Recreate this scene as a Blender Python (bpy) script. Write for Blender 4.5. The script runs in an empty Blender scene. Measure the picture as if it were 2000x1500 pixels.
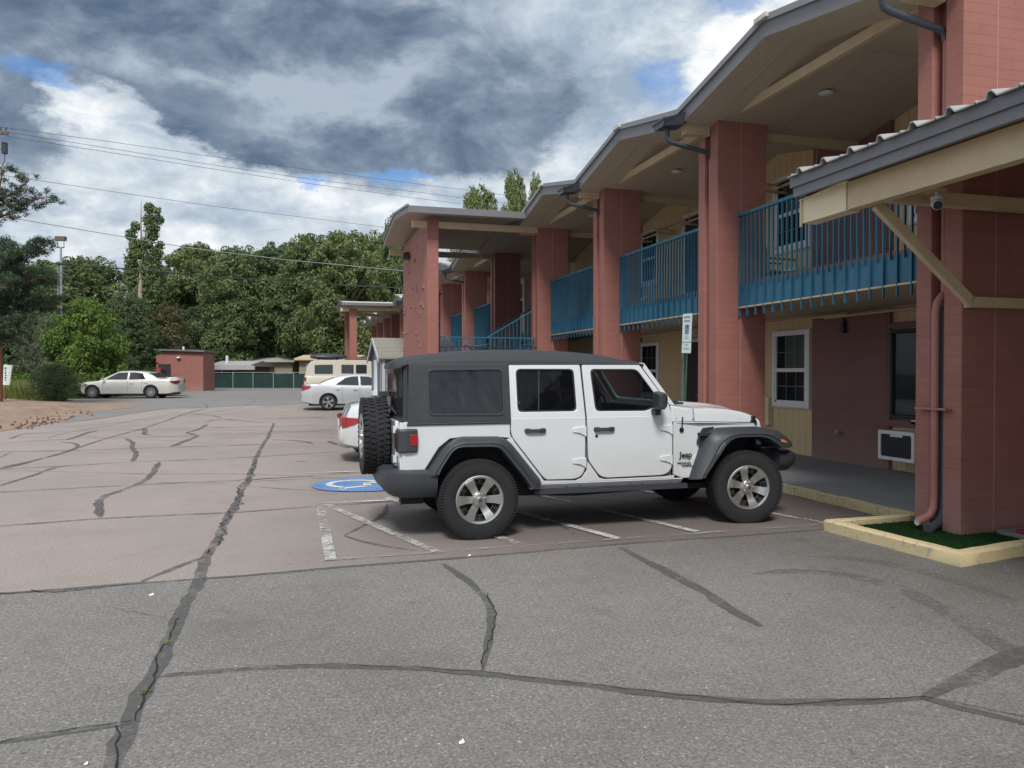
import bpy, bmesh, math, random
import numpy as np
from mathutils import Vector, Matrix
R = math.radians
rnd = random.Random(7)
sc = bpy.context.scene
COL = sc.collection

# ------------------------------------------------------------------ camera, sky, sun, exposure
CH, YAW, PIT, FOC = 1.63, R(15.9), R(0.84), 1500.0
cam_d = bpy.data.cameras.new('camera'); cam = bpy.data.objects.new('camera', cam_d); COL.objects.link(cam)
cam.location = (0, 0, CH); cam.rotation_euler = (R(90) - PIT, 0, -YAW)
cam_d.sensor_width = 36; cam_d.lens = 36 * FOC / 2000; cam_d.clip_end = 2000; cam_d.clip_start = 0.05
sc.camera = cam
sc.view_settings.view_transform = 'Standard'; sc.view_settings.look = 'None'
sc.view_settings.exposure = 0.06; sc.view_settings.gamma = 1
SUN_EL, SUN_AZ = R(50), R(200)          # azimuth clockwise from +Y (the way the building runs)
sun_d = bpy.data.lights.new('sun', 'SUN'); sun_d.energy = 3.2; sun_d.angle = R(15); sun_d.color = (1, .95, .88)
sun = bpy.data.objects.new('sun', sun_d); COL.objects.link(sun)
sdir = Vector((math.sin(SUN_AZ) * math.cos(SUN_EL), math.cos(SUN_AZ) * math.cos(SUN_EL), math.sin(SUN_EL)))
sun.rotation_euler = sdir.to_track_quat('Z', 'Y').to_euler()

c_, s_ = math.cos(YAW), math.sin(YAW)
def ray(px, py):
    a = (px - 1000) / FOC; b = (750 - py) / FOC; cp, sp = math.cos(PIT), math.sin(PIT)
    return Vector((s_ * cp + a * c_ + b * s_ * sp, c_ * cp - a * s_ + b * c_ * sp, -sp + b * cp))
def gz(x, y):
    t = min(1, max(0, (y - 27) / 17.0)); return .27 * t * t * (3 - 2 * t)
def G(px, py, dz=0):
    d = ray(px, py); z = 0
    for _ in range(12):
        t = (z + dz - CH) / d.z; z = gz(d.x * t, d.y * t)
    return Vector((d.x * t, d.y * t, z + dz))
def at(px, Z):                      # ground point seen at column px, Z metres in front of the camera
    X = (px - 1000) / FOC * Z; x, y = X * c_ + Z * s_, -X * s_ + Z * c_
    return Vector((x, y, gz(x, y)))
def hz(py, Z): return CH + (728 - py) / FOC * Z

# world: nishita sky with procedural clouds laid out by compass direction and elevation
W = bpy.data.worlds.new('World'); sc.world = W; W.use_nodes = True
nt = W.node_tree; nt.nodes.clear(); N = nt.nodes; L = nt.links
def _in(sock, v):
    if hasattr(v, 'is_output'): L.new(v, sock)
    else: sock.default_value = v
def m(op, a, b=None, c=None, cl=False):
    n = N.new('ShaderNodeMath'); n.operation = op; n.use_clamp = cl
    _in(n.inputs[0], a)
    if b is not None: _in(n.inputs[1], b)
    if c is not None: _in(n.inputs[2], c)
    return n.outputs[0]
out = N.new('ShaderNodeOutputWorld'); bg = N.new('ShaderNodeBackground'); L.new(bg.outputs[0], out.inputs[0])
tc = N.new('ShaderNodeTexCoord'); sp_ = N.new('ShaderNodeSeparateXYZ'); L.new(tc.outputs['Generated'], sp_.inputs[0])
dx, dy, dz_ = sp_.outputs
xr = m('SUBTRACT', m('MULTIPLY', dx, c_), m('MULTIPLY', dy, s_)); yr = m('ADD', m('MULTIPLY', dx, s_), m('MULTIPLY', dy, c_))
az = m('ARCTAN2', xr, yr); hyp = m('SQRT', m('ADD', m('MULTIPLY', xr, xr), m('MULTIPLY', yr, yr))); el = m('ARCTAN2', dz_, hyp)
comb = N.new('ShaderNodeCombineXYZ'); L.new(az, comb.inputs[0]); L.new(m('MULTIPLY', el, 1.8), comb.inputs[1])
def noise(vec, scale, det, rough=.55, dist=0.0, lac=2.0):
    n = N.new('ShaderNodeTexNoise'); L.new(vec, n.inputs['Vector']); n.inputs['Scale'].default_value = scale
    n.inputs['Detail'].default_value = det; n.inputs['Roughness'].default_value = rough; n.inputs['Distortion'].default_value = dist
    return n
w1 = noise(comb.outputs[0], 3.2, 9, .62); ws = N.new('ShaderNodeSeparateColor'); L.new(w1.outputs['Color'], ws.inputs[0])
wa = m('ADD', az, m('MULTIPLY', m('SUBTRACT', ws.outputs[0], .5), .34)); we = m('ADD', el, m('MULTIPLY', m('SUBTRACT', ws.outputs[1], .5), .20))
def blob(px, py, wpx, hpx, A, a_=None, e_=None, pw=2):
    a0 = math.atan((px - 1000) / 1500); e0 = math.atan((728 - py) / 1500 * math.cos(a0)); sa = wpx / 1500; se = hpx / 1500
    u = m('POWER', m('ABSOLUTE', m('DIVIDE', m('SUBTRACT', a_ or wa, a0), sa)), pw); v = m('POWER', m('ABSOLUTE', m('DIVIDE', m('SUBTRACT', e_ or we, e0), se)), pw)
    return m('MULTIPLY', m('EXPONENT', m('MULTIPLY', m('ADD', u, v), -1)), A)
def smooth(v, a, b):
    r = N.new('ShaderNodeMapRange'); r.interpolation_type = 'SMOOTHSTEP'; r.inputs[1].default_value = a; r.inputs[2].default_value = b; _in(r.inputs[0], v); return r.outputs[0]
def rampn(v, stops):
    r = N.new('ShaderNodeValToRGB'); _in(r.inputs[0], v); c = r.color_ramp
    c.elements[0].position = stops[0][0]; c.elements[0].color = (*stops[0][1], 1); c.elements[1].position = stops[-1][0]; c.elements[1].color = (*stops[-1][1], 1)
    for p, q in stops[1:-1]: e = c.elements.new(p); e.color = (*q, 1)
    return r.outputs[0]
def cmix(f, a, b):
    x = N.new('ShaderNodeMix'); x.data_type = 'RGBA'; _in(x.inputs[0], f); L.new(a, x.inputs[6]); L.new(b, x.inputs[7]); return x.outputs[2]
n2 = noise(comb.outputs[0], 6.0, 12, .62, .4)
n3 = noise(comb.outputs[0], 17, 8, .62, .5)
n4 = noise(comb.outputs[0], 2.6, 6, .5, .3)
# bright layer: white cumulus with pale blue grey bellies
bright = m('ADD', .52, m('ADD', m('MULTIPLY', m('SUBTRACT', n2.outputs[0], .5), 1.5), m('MULTIPLY', m('SUBTRACT', n3.outputs[0], .5), .9)))
for b in [(560, 372, 120, 26, .25), (700, 430, 200, 40, .12), (140, 190, 50, 45, .3), (1440, 130, 110, 110, .45), (1160, 150, 170, 130, -.30), (330, 420, 330, 14, -.18), (150, 500, 200, 30, -.22), (930, 400, 150, 30, -.1), (1080, 330, 90, 40, .15), (300, 555, 500, 60, .12)]: bright = m('ADD', bright, blob(*b))
cb = rampn(bright, [(.12, (.34, .43, .54)), (.38, (.50, .58, .67)), (.60, (.68, .75, .81)), (.80, (.90, .93, .95)), (.95, (1.0, 1.0, 1.0))])
# dark layer: the heavy slate blue cloud
dk = m('ADD', .59, m('ADD', m('MULTIPLY', m('SUBTRACT', n2.outputs[0], .5), 1.7), m('MULTIPLY', m('SUBTRACT', n3.outputs[0], .5), .6)))
for b in [(330, 20, 420, 50, -.16), (520, 150, 260, 26, .26), (660, 210, 130, 34, .30), (880, 235, 120, 70, -.20), (430, 315, 260, 30, -.16), (690, 285, 100, 40, -.16), (230, 110, 120, 30, .18), (1000, 110, 160, 40, .2), (450, 215, 160, 30, -.05), (900, 30, 160, 40, .16)]: dk = m('ADD', dk, blob(*b))
cd = rampn(dk, [(.05, (.075, .125, .195)), (.35, (.125, .180, .265)), (.60, (.22, .285, .375)), (.90, (.42, .49, .58))])
cover = m('MULTIPLY', n2.outputs[0], 1.0)
cov = m('ADD', m('MULTIPLY', m('SUBTRACT', n2.outputs[0], .5), .9), m('MULTIPLY', m('SUBTRACT', n3.outputs[0], .5), .45))
for b in [(420, 60, 620, 150, 1.15, None, None, 4), (560, 270, 290, 90, 1.0, None, None, 4), (930, 230, 170, 95, 1.0, None, None, 4), (330, 300, 130, 60, .6), (45, 240, 115, 95, 1.1, None, None, 4), (60, 60, 200, 60, .5), (95, 150, 60, 30, -1.0), (185, 230, 75, 85, -1.35), (280, 320, 90, 50, -.9), (640, 195, 120, 22, -.35), (1500, 100, 300, 200, -.6), (1010, 60, 120, 50, -.25)]: cov = m('ADD', cov, blob(*b))
cloud = cmix(smooth(m('ADD', cov, m('MULTIPLY', blob(1010, 170, 170, 180, 1.0), m('SUBTRACT', n4.outputs[0], .3))), .18, .82), cb, cd)
acc = n2.outputs[0]
sky = N.new('ShaderNodeTexSky'); sky.sky_type = 'NISHITA'; sky.sun_disc = False; sky.sun_elevation = SUN_EL; sky.sun_rotation = SUN_AZ
skm = N.new('ShaderNodeVectorMath'); skm.operation = 'MULTIPLY'; L.new(sky.outputs[0], skm.inputs[0]); skm.inputs[1].default_value = (.075, .12, .165)
hole = m('ADD', m('ADD', blob(85, 135, 70, 26, 1.0), blob(585, 372, 50, 14, 1.1, pw=2)), m('ADD', blob(1270, 150, 70, 60, .9), m('ADD', blob(1400, 0, 90, 40, 1.0), blob(790, 350, 130, 14, .8))))
hole = m('ADD', hole, blob(1050, 380, 100, 20, .5))
hm = m('MULTIPLY', m('SUBTRACT', m('ADD', hole, m('MULTIPLY', m('SUBTRACT', n2.outputs[0], .5), 1.2)), .38), 3.0, cl=True)
mix = N.new('ShaderNodeMix'); mix.data_type = 'RGBA'; L.new(m('MULTIPLY', hm, .58), mix.inputs['Factor']); L.new(cloud, mix.inputs[6]); L.new(skm.outputs[0], mix.inputs[7])
# clouds glow round the hidden sun, behind the camera
dt = m('ADD', m('ADD', m('MULTIPLY', dx, sdir.x), m('MULTIPLY', dy, sdir.y)), m('MULTIPLY', dz_, sdir.z))
glow = m('ADD', 1.0, m('MULTIPLY', m('POWER', m('MAXIMUM', dt, 0), 1.5), .10))
L.new(mix.outputs[2], bg.inputs[0]); L.new(glow, bg.inputs[1])

# ------------------------------------------------------------------ materials
def mat(name, col, rough=.6, metal=0, var=0.0, vscale=8, bump=0.0, bscale=60, spec=.5, var2=None, coat=0, alpha=1, trans=0):
    M = bpy.data.materials.new(name); M.use_nodes = True; n = M.node_tree; P = n.nodes['Principled BSDF']
    P.inputs['Base Color'].default_value = (*col, 1); P.inputs['Roughness'].default_value = rough; P.inputs['Metallic'].default_value = metal
    P.inputs['Specular IOR Level'].default_value = spec; P.inputs['Coat Weight'].default_value = coat; P.inputs['Coat Roughness'].default_value = .06
    P.inputs['Alpha'].default_value = alpha
    t = n.nodes.new('ShaderNodeTexCoord')
    if var > 0:
        z = n.nodes.new('ShaderNodeTexNoise'); z.inputs['Scale'].default_value = vscale; z.inputs['Detail'].default_value = 6; z.inputs['Roughness'].default_value = .65
        n.links.new(t.outputs['Object'], z.inputs['Vector'])
        r = n.nodes.new('ShaderNodeValToRGB'); n.links.new(z.outputs[0], r.inputs[0])
        a = var2 or tuple(c * (1 - var) for c in col)
        r.color_ramp.elements[0].position = .3; r.color_ramp.elements[0].color = (*a, 1)
        r.color_ramp.elements[1].position = .7; r.color_ramp.elements[1].color = (*(min(1, c * (1 + var * .5)) for c in col), 1)
        n.links.new(r.outputs[0], P.inputs['Base Color'])
    if bump > 0:
        z = n.nodes.new('ShaderNodeTexNoise'); z.inputs['Scale'].default_value = bscale; z.inputs['Detail'].default_value = 5
        n.links.new(t.outputs['Object'], z.inputs['Vector'])
        b = n.nodes.new('ShaderNodeBump'); b.inputs['Strength'].default_value = bump; b.inputs['Distance'].default_value = .02
        n.links.new(z.outputs[0], b.inputs['Height']); n.links.new(b.outputs[0], P.inputs['Normal'])
    return M
def nd(M, kind): return M.node_tree.nodes.new(kind)
def lk(M, a, b): M.node_tree.links.new(a, b)
def mm(M, op, a, b=None, cl=False):
    n = nd(M, 'ShaderNodeMath'); n.operation = op; n.use_clamp = cl
    for i, v in enumerate((a, b)):
        if v is None: continue
        if hasattr(v, 'is_output'): lk(M, v, n.inputs[i])
        else: n.inputs[i].default_value = v
    return n.outputs[0]

def block_mat(name, col, rh=.1, bw=.8, joints=True, rot=None):
    M = mat(name, col, .72, var=.0); P = M.node_tree.nodes['Principled BSDF']
    t = nd(M, 'ShaderNodeTexCoord'); s = nd(M, 'ShaderNodeSeparateXYZ'); lk(M, t.outputs['Object'], s.inputs[0])
    c = nd(M, 'ShaderNodeCombineXYZ'); lk(M, mm(M, 'ADD', s.outputs[0], s.outputs[1]), c.inputs[0])
    wn = nd(M, 'ShaderNodeTexNoise'); wn.inputs['Scale'].default_value = 5; lk(M, t.outputs['Object'], wn.inputs['Vector'])
    lk(M, mm(M, 'ADD', s.outputs[2], mm(M, 'MULTIPLY', wn.outputs[0], .012)), c.inputs[1])
    b = nd(M, 'ShaderNodeTexBrick'); lk(M, c.outputs[0], b.inputs['Vector'])
    b.inputs['Scale'].default_value = 1; b.inputs['Row Height'].default_value = rh; b.inputs['Brick Width'].default_value = bw
    b.inputs['Mortar Size'].default_value = .0035; b.inputs['Mortar Smooth'].default_value = .6
    b.inputs['Color1'].default_value = (*col, 1); b.inputs['Color2'].default_value = (*(q * .93 for q in col), 1)
    b.inputs['Mortar'].default_value = (*(q * .84 for q in col), 1)
    n = nd(M, 'ShaderNodeTexNoise'); n.inputs['Scale'].default_value = 2.2; n.inputs['Detail'].default_value = 8; n.inputs['Roughness'].default_value = .7
    lk(M, t.outputs['Object'], n.inputs['Vector'])
    x = nd(M, 'ShaderNodeMix'); x.data_type = 'RGBA'; x.blend_type = 'MULTIPLY'; x.inputs[0].default_value = 1
    rr = nd(M, 'ShaderNodeMapRange'); rr.inputs[1].default_value = .3; rr.inputs[2].default_value = .7; rr.inputs[3].default_value = .86; rr.inputs[4].default_value = 1.06
    lk(M, n.outputs[0], rr.inputs[0]); cc = nd(M, 'ShaderNodeCombineColor')
    for i in range(3): lk(M, rr.outputs[0], cc.inputs[i])
    lk(M, b.outputs['Color'], x.inputs[6]); lk(M, cc.outputs[0], x.inputs[7])
    gm_ = nd(M, 'ShaderNodeTexNoise'); gm_.inputs['Scale'].default_value = 9; gm_.inputs['Detail'].default_value = 9; gm_.inputs['Roughness'].default_value = .75; lk(M, t.outputs['Object'], gm_.inputs['Vector'])
    hz_ = nd(M, 'ShaderNodeMapRange'); hz_.inputs[1].default_value = .75; hz_.inputs[2].default_value = .0; lk(M, s.outputs[2], hz_.inputs[0])
    df = mm(M, 'MULTIPLY', mm(M, 'MULTIPLY', hz_.outputs[0], gm_.outputs[0]), .9, cl=True)
    ch = mm(M, 'MULTIPLY', mm(M, 'GREATER_THAN', gm_.outputs[0], .70), .55)
    y1 = nd(M, 'ShaderNodeMix'); y1.data_type = 'RGBA'; lk(M, mm(M, 'MAXIMUM', df, ch), y1.inputs[0]); lk(M, x.outputs[2], y1.inputs[6]); y1.inputs[7].default_value = (.33, .24, .21, 1)
    lk(M, y1.outputs[2], P.inputs['Base Color'])
    n2 = nd(M, 'ShaderNodeTexNoise'); n2.inputs['Scale'].default_value = 40; n2.inputs['Detail'].default_value = 6; lk(M, t.outputs['Object'], n2.inputs['Vector'])
    h = mm(M, 'ADD', mm(M, 'MULTIPLY', b.outputs['Fac'], -1.0), mm(M, 'MULTIPLY', n2.outputs[0], .5))
    bp = nd(M, 'ShaderNodeBump'); bp.inputs['Strength'].default_value = .5; bp.inputs['Distance'].default_value = .008
    lk(M, h, bp.inputs['Height']); lk(M, bp.outputs[0], P.inputs['Normal'])
    return M
def groove_mat(name, col, sp=.2, w=.012, axis='sum', depth=.35):
    M = mat(name, col, .7); P = M.node_tree.nodes['Principled BSDF']
    t = nd(M, 'ShaderNodeTexCoord'); s = nd(M, 'ShaderNodeSeparateXYZ'); lk(M, t.outputs['Object'], s.inputs[0])
    v = s.outputs[2] if axis == 'z' else s.outputs[0] if axis == 'x' else mm(M, 'ADD', s.outputs[0], s.outputs[1])
    f = mm(M, 'FRACT', mm(M, 'DIVIDE', mm(M, 'ADD', v, 100), sp)); g = mm(M, 'LESS_THAN', f, w / sp)
    n = nd(M, 'ShaderNodeTexNoise'); n.inputs['Scale'].default_value = 3; n.inputs['Detail'].default_value = 7
    mp = nd(M, 'ShaderNodeMapping'); mp.inputs['Scale'].default_value = (4, 4, .5); lk(M, t.outputs['Object'], mp.inputs[0]); lk(M, mp.outputs[0], n.inputs['Vector'])
    k = mm(M, 'MULTIPLY', mm(M, 'SUBTRACT', 1.0, mm(M, 'MULTIPLY', g, depth)), mm(M, 'ADD', .88, mm(M, 'MULTIPLY', n.outputs[0], .24)))
    x = nd(M, 'ShaderNodeVectorMath'); x.operation = 'SCALE'; x.inputs[0].default_value = col; lk(M, k, x.inputs['Scale']); lk(M, x.outputs[0], P.inputs['Base Color'])
    bp = nd(M, 'ShaderNodeBump'); bp.inputs['Strength'].default_value = .5; bp.inputs['Distance'].default_value = .01; bp.invert = True
    lk(M, g, bp.inputs['Height']); lk(M, bp.outputs[0], P.inputs['Normal'])
    return M
def asphalt_mat(name, base, dark, speck, patch, pscale=.35, speckamt=.5, darken=None):
    M = mat(name, base, .93, spec=.25); P = M.node_tree.nodes['Principled BSDF']
    t = nd(M, 'ShaderNodeTexCoord')
    def nz(sc_, det, rough=.6):
        n = nd(M, 'ShaderNodeTexNoise'); n.inputs['Scale'].default_value = sc_; n.inputs['Detail'].default_value = det; n.inputs['Roughness'].default_value = rough
        lk(M, t.outputs['Object'], n.inputs['Vector']); return n.outputs[0]
    def mx(f, a, b):
        x = nd(M, 'ShaderNodeMix'); x.data_type = 'RGBA'
        lk(M, f, x.inputs[0])
        for i, v in ((6, a), (7, b)):
            if hasattr(v, 'is_output'): lk(M, v, x.inputs[i])
            else: x.inputs[i].default_value = (*v, 1)
        return x.outputs[2]
    def rg(v, a, b):
        r = nd(M, 'ShaderNodeMapRange'); r.inputs[1].default_value = a; r.inputs[2].default_value = b; lk(M, v, r.inputs[0]); return r.outputs[0]
    c = mx(rg(nz(pscale, 8, .6), .42, .60), base, patch)
    c = mx(mm(M, 'MULTIPLY', rg(nz(62, 5, .85), .44, .60), .85), c, dark)
    c = mx(mm(M, 'MULTIPLY', rg(nz(60, 3, .8), .55, .70), speckamt), c, speck)
    c = mx(mm(M, 'MULTIPLY', rg(nz(1.3, 9, .7), .52, .72), .35), c, dark)
    vo = nd(M, 'ShaderNodeTexVoronoi'); vo.inputs['Scale'].default_value = 7; lk(M, t.outputs['Object'], vo.inputs['Vector'])
    c = mx(mm(M, 'MULTIPLY', mm(M, 'LESS_THAN', vo.outputs['Distance'], .045), .8), c, (.55, .53, .5))
    if darken:  # colour scaled down towards the building, edge broken up by noise
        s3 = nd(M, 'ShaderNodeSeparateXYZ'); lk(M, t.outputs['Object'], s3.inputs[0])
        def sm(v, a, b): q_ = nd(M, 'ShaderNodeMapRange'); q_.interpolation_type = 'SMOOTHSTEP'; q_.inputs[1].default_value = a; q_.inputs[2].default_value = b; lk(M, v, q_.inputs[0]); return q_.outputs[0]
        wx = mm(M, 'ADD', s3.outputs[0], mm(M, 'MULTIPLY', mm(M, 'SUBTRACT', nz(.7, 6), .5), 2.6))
        k1 = mm(M, 'MULTIPLY', sm(wx, darken[0], darken[1]), darken[2])
        if len(darken) > 3: k1 = mm(M, 'MULTIPLY', k1, mm(M, 'SUBTRACT', 1.0, mm(M, 'MULTIPLY', sm(s3.outputs[1], 9.0, 12.5), .45)))
        darkened = nd(M, 'ShaderNodeVectorMath'); darkened.operation = 'SCALE'; lk(M, c, darkened.inputs[0]); lk(M, mm(M, 'SUBTRACT', 1.0, k1), darkened.inputs['Scale']); c = darkened.outputs[0]
    lk(M, c, P.inputs['Base Color'])
    bp = nd(M, 'ShaderNodeBump'); bp.inputs['Strength'].default_value = .6; bp.inputs['Distance'].default_value = .006
    lk(M, nz(110, 3, .8), bp.inputs['Height']); lk(M, bp.outputs[0], P.inputs['Normal'])
    return M
def worn_mat(name, col, under, lo=.45, hi=.55, scale=9):
    M = mat(name, col, .8); P = M.node_tree.nodes['Principled BSDF']; t = nd(M, 'ShaderNodeTexCoord')
    n = nd(M, 'ShaderNodeTexNoise'); n.inputs['Scale'].default_value = scale; n.inputs['Detail'].default_value = 10; n.inputs['Roughness'].default_value = .75
    lk(M, t.outputs['Object'], n.inputs['Vector'])
    r = nd(M, 'ShaderNodeMapRange'); r.inputs[1].default_value = lo; r.inputs[2].default_value = hi; lk(M, n.outputs[0], r.inputs[0])
    x = nd(M, 'ShaderNodeMix'); x.data_type = 'RGBA'; lk(M, r.outputs[0], x.inputs[0]); x.inputs[6].default_value = (*col, 1); x.inputs[7].default_value = (*under, 1)
    lk(M, x.outputs[2], P.inputs['Base Color'])
    return M, r.outputs[0]
def worn_paint(name, col, lo, hi):      # paint that has worn through to the asphalt below
    M, f = worn_mat(name, col, tuple(q * .8 for q in col), .4, .6, 22)
    n = nd(M, 'ShaderNodeTexNoise'); n.inputs['Scale'].default_value = 14; n.inputs['Detail'].default_value = 12; n.inputs['Roughness'].default_value = .8
    t = nd(M, 'ShaderNodeTexCoord'); lk(M, t.outputs['Object'], n.inputs['Vector'])
    n2 = nd(M, 'ShaderNodeTexNoise'); n2.inputs['Scale'].default_value = 1.6; n2.inputs['Detail'].default_value = 3; lk(M, t.outputs['Object'], n2.inputs['Vector'])
    r = nd(M, 'ShaderNodeMapRange'); r.inputs[1].default_value = hi; r.inputs[2].default_value = lo
    lk(M, mm(M, 'ADD', mm(M, 'MULTIPLY', n.outputs[0], .6), mm(M, 'MULTIPLY', n2.outputs[0], .4)), r.inputs[0])
    lk(M, r.outputs[0], M.node_tree.nodes['Principled BSDF'].inputs['Alpha'])
    return M
def glass_mat(name, col, tint, fac, rough=.03):
    M = bpy.data.materials.new(name); M.use_nodes = True; n = M.node_tree; n.nodes.clear()
    o = n.nodes.new('ShaderNodeOutputMaterial'); P = n.nodes.new('ShaderNodeBsdfPrincipled'); T = n.nodes.new('ShaderNodeBsdfTransparent'); X = n.nodes.new('ShaderNodeMixShader')
    P.inputs['Base Color'].default_value = (*col, 1); P.inputs['Roughness'].default_value = rough; P.inputs['Specular IOR Level'].default_value = .6
    T.inputs[0].default_value = (*tint, 1); X.inputs[0].default_value = fac
    n.links.new(P.outputs[0], X.inputs[1]); n.links.new(T.outputs[0], X.inputs[2]); n.links.new(X.outputs[0], o.inputs[0])
    return M
def leaf_mat(name, a, b, trans=.3):
    M = bpy.data.materials.new(name); M.use_nodes = True; n = M.node_tree; n.nodes.clear()
    o = n.nodes.new('ShaderNodeOutputMaterial'); D = n.nodes.new('ShaderNodeBsdfDiffuse'); T = n.nodes.new('ShaderNodeBsdfTranslucent'); X = n.nodes.new('ShaderNodeMixShader')
    g = n.nodes.new('ShaderNodeNewGeometry'); r = n.nodes.new('ShaderNodeValToRGB'); r.color_ramp.elements[0].color = (*a, 1); r.color_ramp.elements[1].color = (*b, 1)
    t = n.nodes.new('ShaderNodeTexCoord'); z = n.nodes.new('ShaderNodeTexNoise'); z.inputs['Scale'].default_value = .55; z.inputs['Detail'].default_value = 3
    n.links.new(t.outputs['Object'], z.inputs['Vector'])
    q = n.nodes.new('ShaderNodeMath'); q.operation = 'MULTIPLY'; q.inputs[1].default_value = .45; n.links.new(g.outputs['Random Per Island'], q.inputs[0])
    w = n.nodes.new('ShaderNodeMath'); w.operation = 'MULTIPLY_ADD'; w.inputs[1].default_value = 1.6; w.inputs[2].default_value = -.5; n.links.new(z.outputs[0], w.inputs[0])
    e = n.nodes.new('ShaderNodeMath'); e.operation = 'ADD'; n.links.new(q.outputs[0], e.inputs[0]); n.links.new(w.outputs[0], e.inputs[1])
    n.links.new(e.outputs[0], r.inputs[0])
    for s in (D, T): n.links.new(r.outputs[0], s.inputs[0])
    X.inputs[0].default_value = trans; n.links.new(D.outputs[0], X.inputs[1]); n.links.new(T.outputs[0], X.inputs[2]); n.links.new(X.outputs[0], o.inputs[0])
    return M

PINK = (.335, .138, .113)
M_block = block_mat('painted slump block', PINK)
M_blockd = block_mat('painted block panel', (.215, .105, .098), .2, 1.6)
M_joint = mat('pale joint caulk', (.42, .25, .24), .7)
M_yel = groove_mat('yellow grooved siding', (.60, .46, .27))
M_yelp = mat('yellow painted timber', (.55, .43, .28), .6, var=.12, vscale=5, bump=.15, bscale=12)
M_yels = mat('yellow painted sheet metal', (.74, .64, .42), .42, var=.08, vscale=4)
M_soff = groove_mat('tan soffit board', (.45, .385, .30), 1.22, .012, 'x', .35)
M_fas = mat('grey roof fascia', (.165, .165, .18), .5, var=.08, vscale=3)
M_fas2 = mat('grey drip edge', (.22, .22, .23), .45)
M_metal = mat('weathered metal roof', (.55, .54, .52), .5, var=.25, vscale=3)
M_gut = mat('dark gutter steel', (.06, .07, .09), .45)
M_teal = mat('teal painted railing', (.026, .130, .215), .5, var=.15, vscale=6)
M_pipe = mat('downspout painted to match', (.36, .15, .13), .5)
M_ydark = mat('dark steel', (.03, .033, .04), .5)
M_whf = mat('white window vinyl', (.72, .73, .76), .35, var=.05)
M_wgl = glass_mat('window glass', (.02, .028, .035), (.7, .76, .74), .62)
M_curt = groove_mat('pale curtain', (.42, .45, .38), .09, .02, depth=.3)
M_black = mat('black void', (.012, .013, .016), .6)
M_conc = mat('painted grey concrete', (.21, .225, .235), .7, var=.14, vscale=1.5, bump=.1)
M_ykerb, _ = worn_mat('worn yellow kerb paint', (.54, .45, .26), (.34, .31, .25), .55, .61, 15)
M_ykerbw, _ = worn_mat('very worn yellow kerb paint', (.52, .42, .23), (.34, .31, .25), .50, .60, 14)
M_redc = mat('red mat', (.30, .012, .02), .8)
M_turf = leaf_mat('artificial turf', (.008, .022, .01), (.03, .07, .025), .1)
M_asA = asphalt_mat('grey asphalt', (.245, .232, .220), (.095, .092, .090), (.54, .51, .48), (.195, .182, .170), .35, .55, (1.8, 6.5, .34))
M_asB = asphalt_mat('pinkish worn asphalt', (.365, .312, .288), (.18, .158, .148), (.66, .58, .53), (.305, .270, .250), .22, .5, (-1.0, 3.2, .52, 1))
M_asC = asphalt_mat('dark far asphalt', (.235, .225, .218), (.175, .168, .162), (.34, .33, .32), (.212, .203, .196), .15, .3)
M_seal = worn_paint('crack sealant', (.110, .107, .106), .40, .62)
M_crk = mat('open crack', (.012, .012, .012), .9)
M_line = worn_paint('worn white paint', (.56, .56, .54), .43, .56)
M_line2 = worn_paint('faded white paint', (.42, .41, .39), .36, .52)
M_blue = worn_paint('blue marking paint', (.12, .25, .50), .50, .66)
M_lw = worn_paint('white symbol paint', (.62, .63, .62), .50, .66)
M_dirt = mat('brown dirt', (.29, .205, .150), .95, var=.35, vscale=1.4, bump=.6, bscale=14, var2=(.20, .14, .105))
M_ground = mat('dry ground', (.14, .12, .08), .95, var=.4, vscale=.6)
M_wood = mat('weathered pole wood', (.16, .115, .08), .85, var=.3, vscale=9)
M_bark = mat('grey brown bark', (.11, .085, .065), .9, var=.4, vscale=6, bump=.5, bscale=20)
M_barkp = mat('orange pine bark', (.26, .11, .05), .9, var=.4, vscale=5, bump=.5, bscale=16)
M_barkl = mat('pale poplar bark', (.32, .26, .20), .85, var=.25, vscale=6)
M_galv = mat('galvanised steel', (.38, .40, .42), .45, metal=.5)
M_wire = mat('weathered wire', (.07, .075, .085), .7)
M_paper = mat('white paper', (.8, .8, .78), .8)

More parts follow.
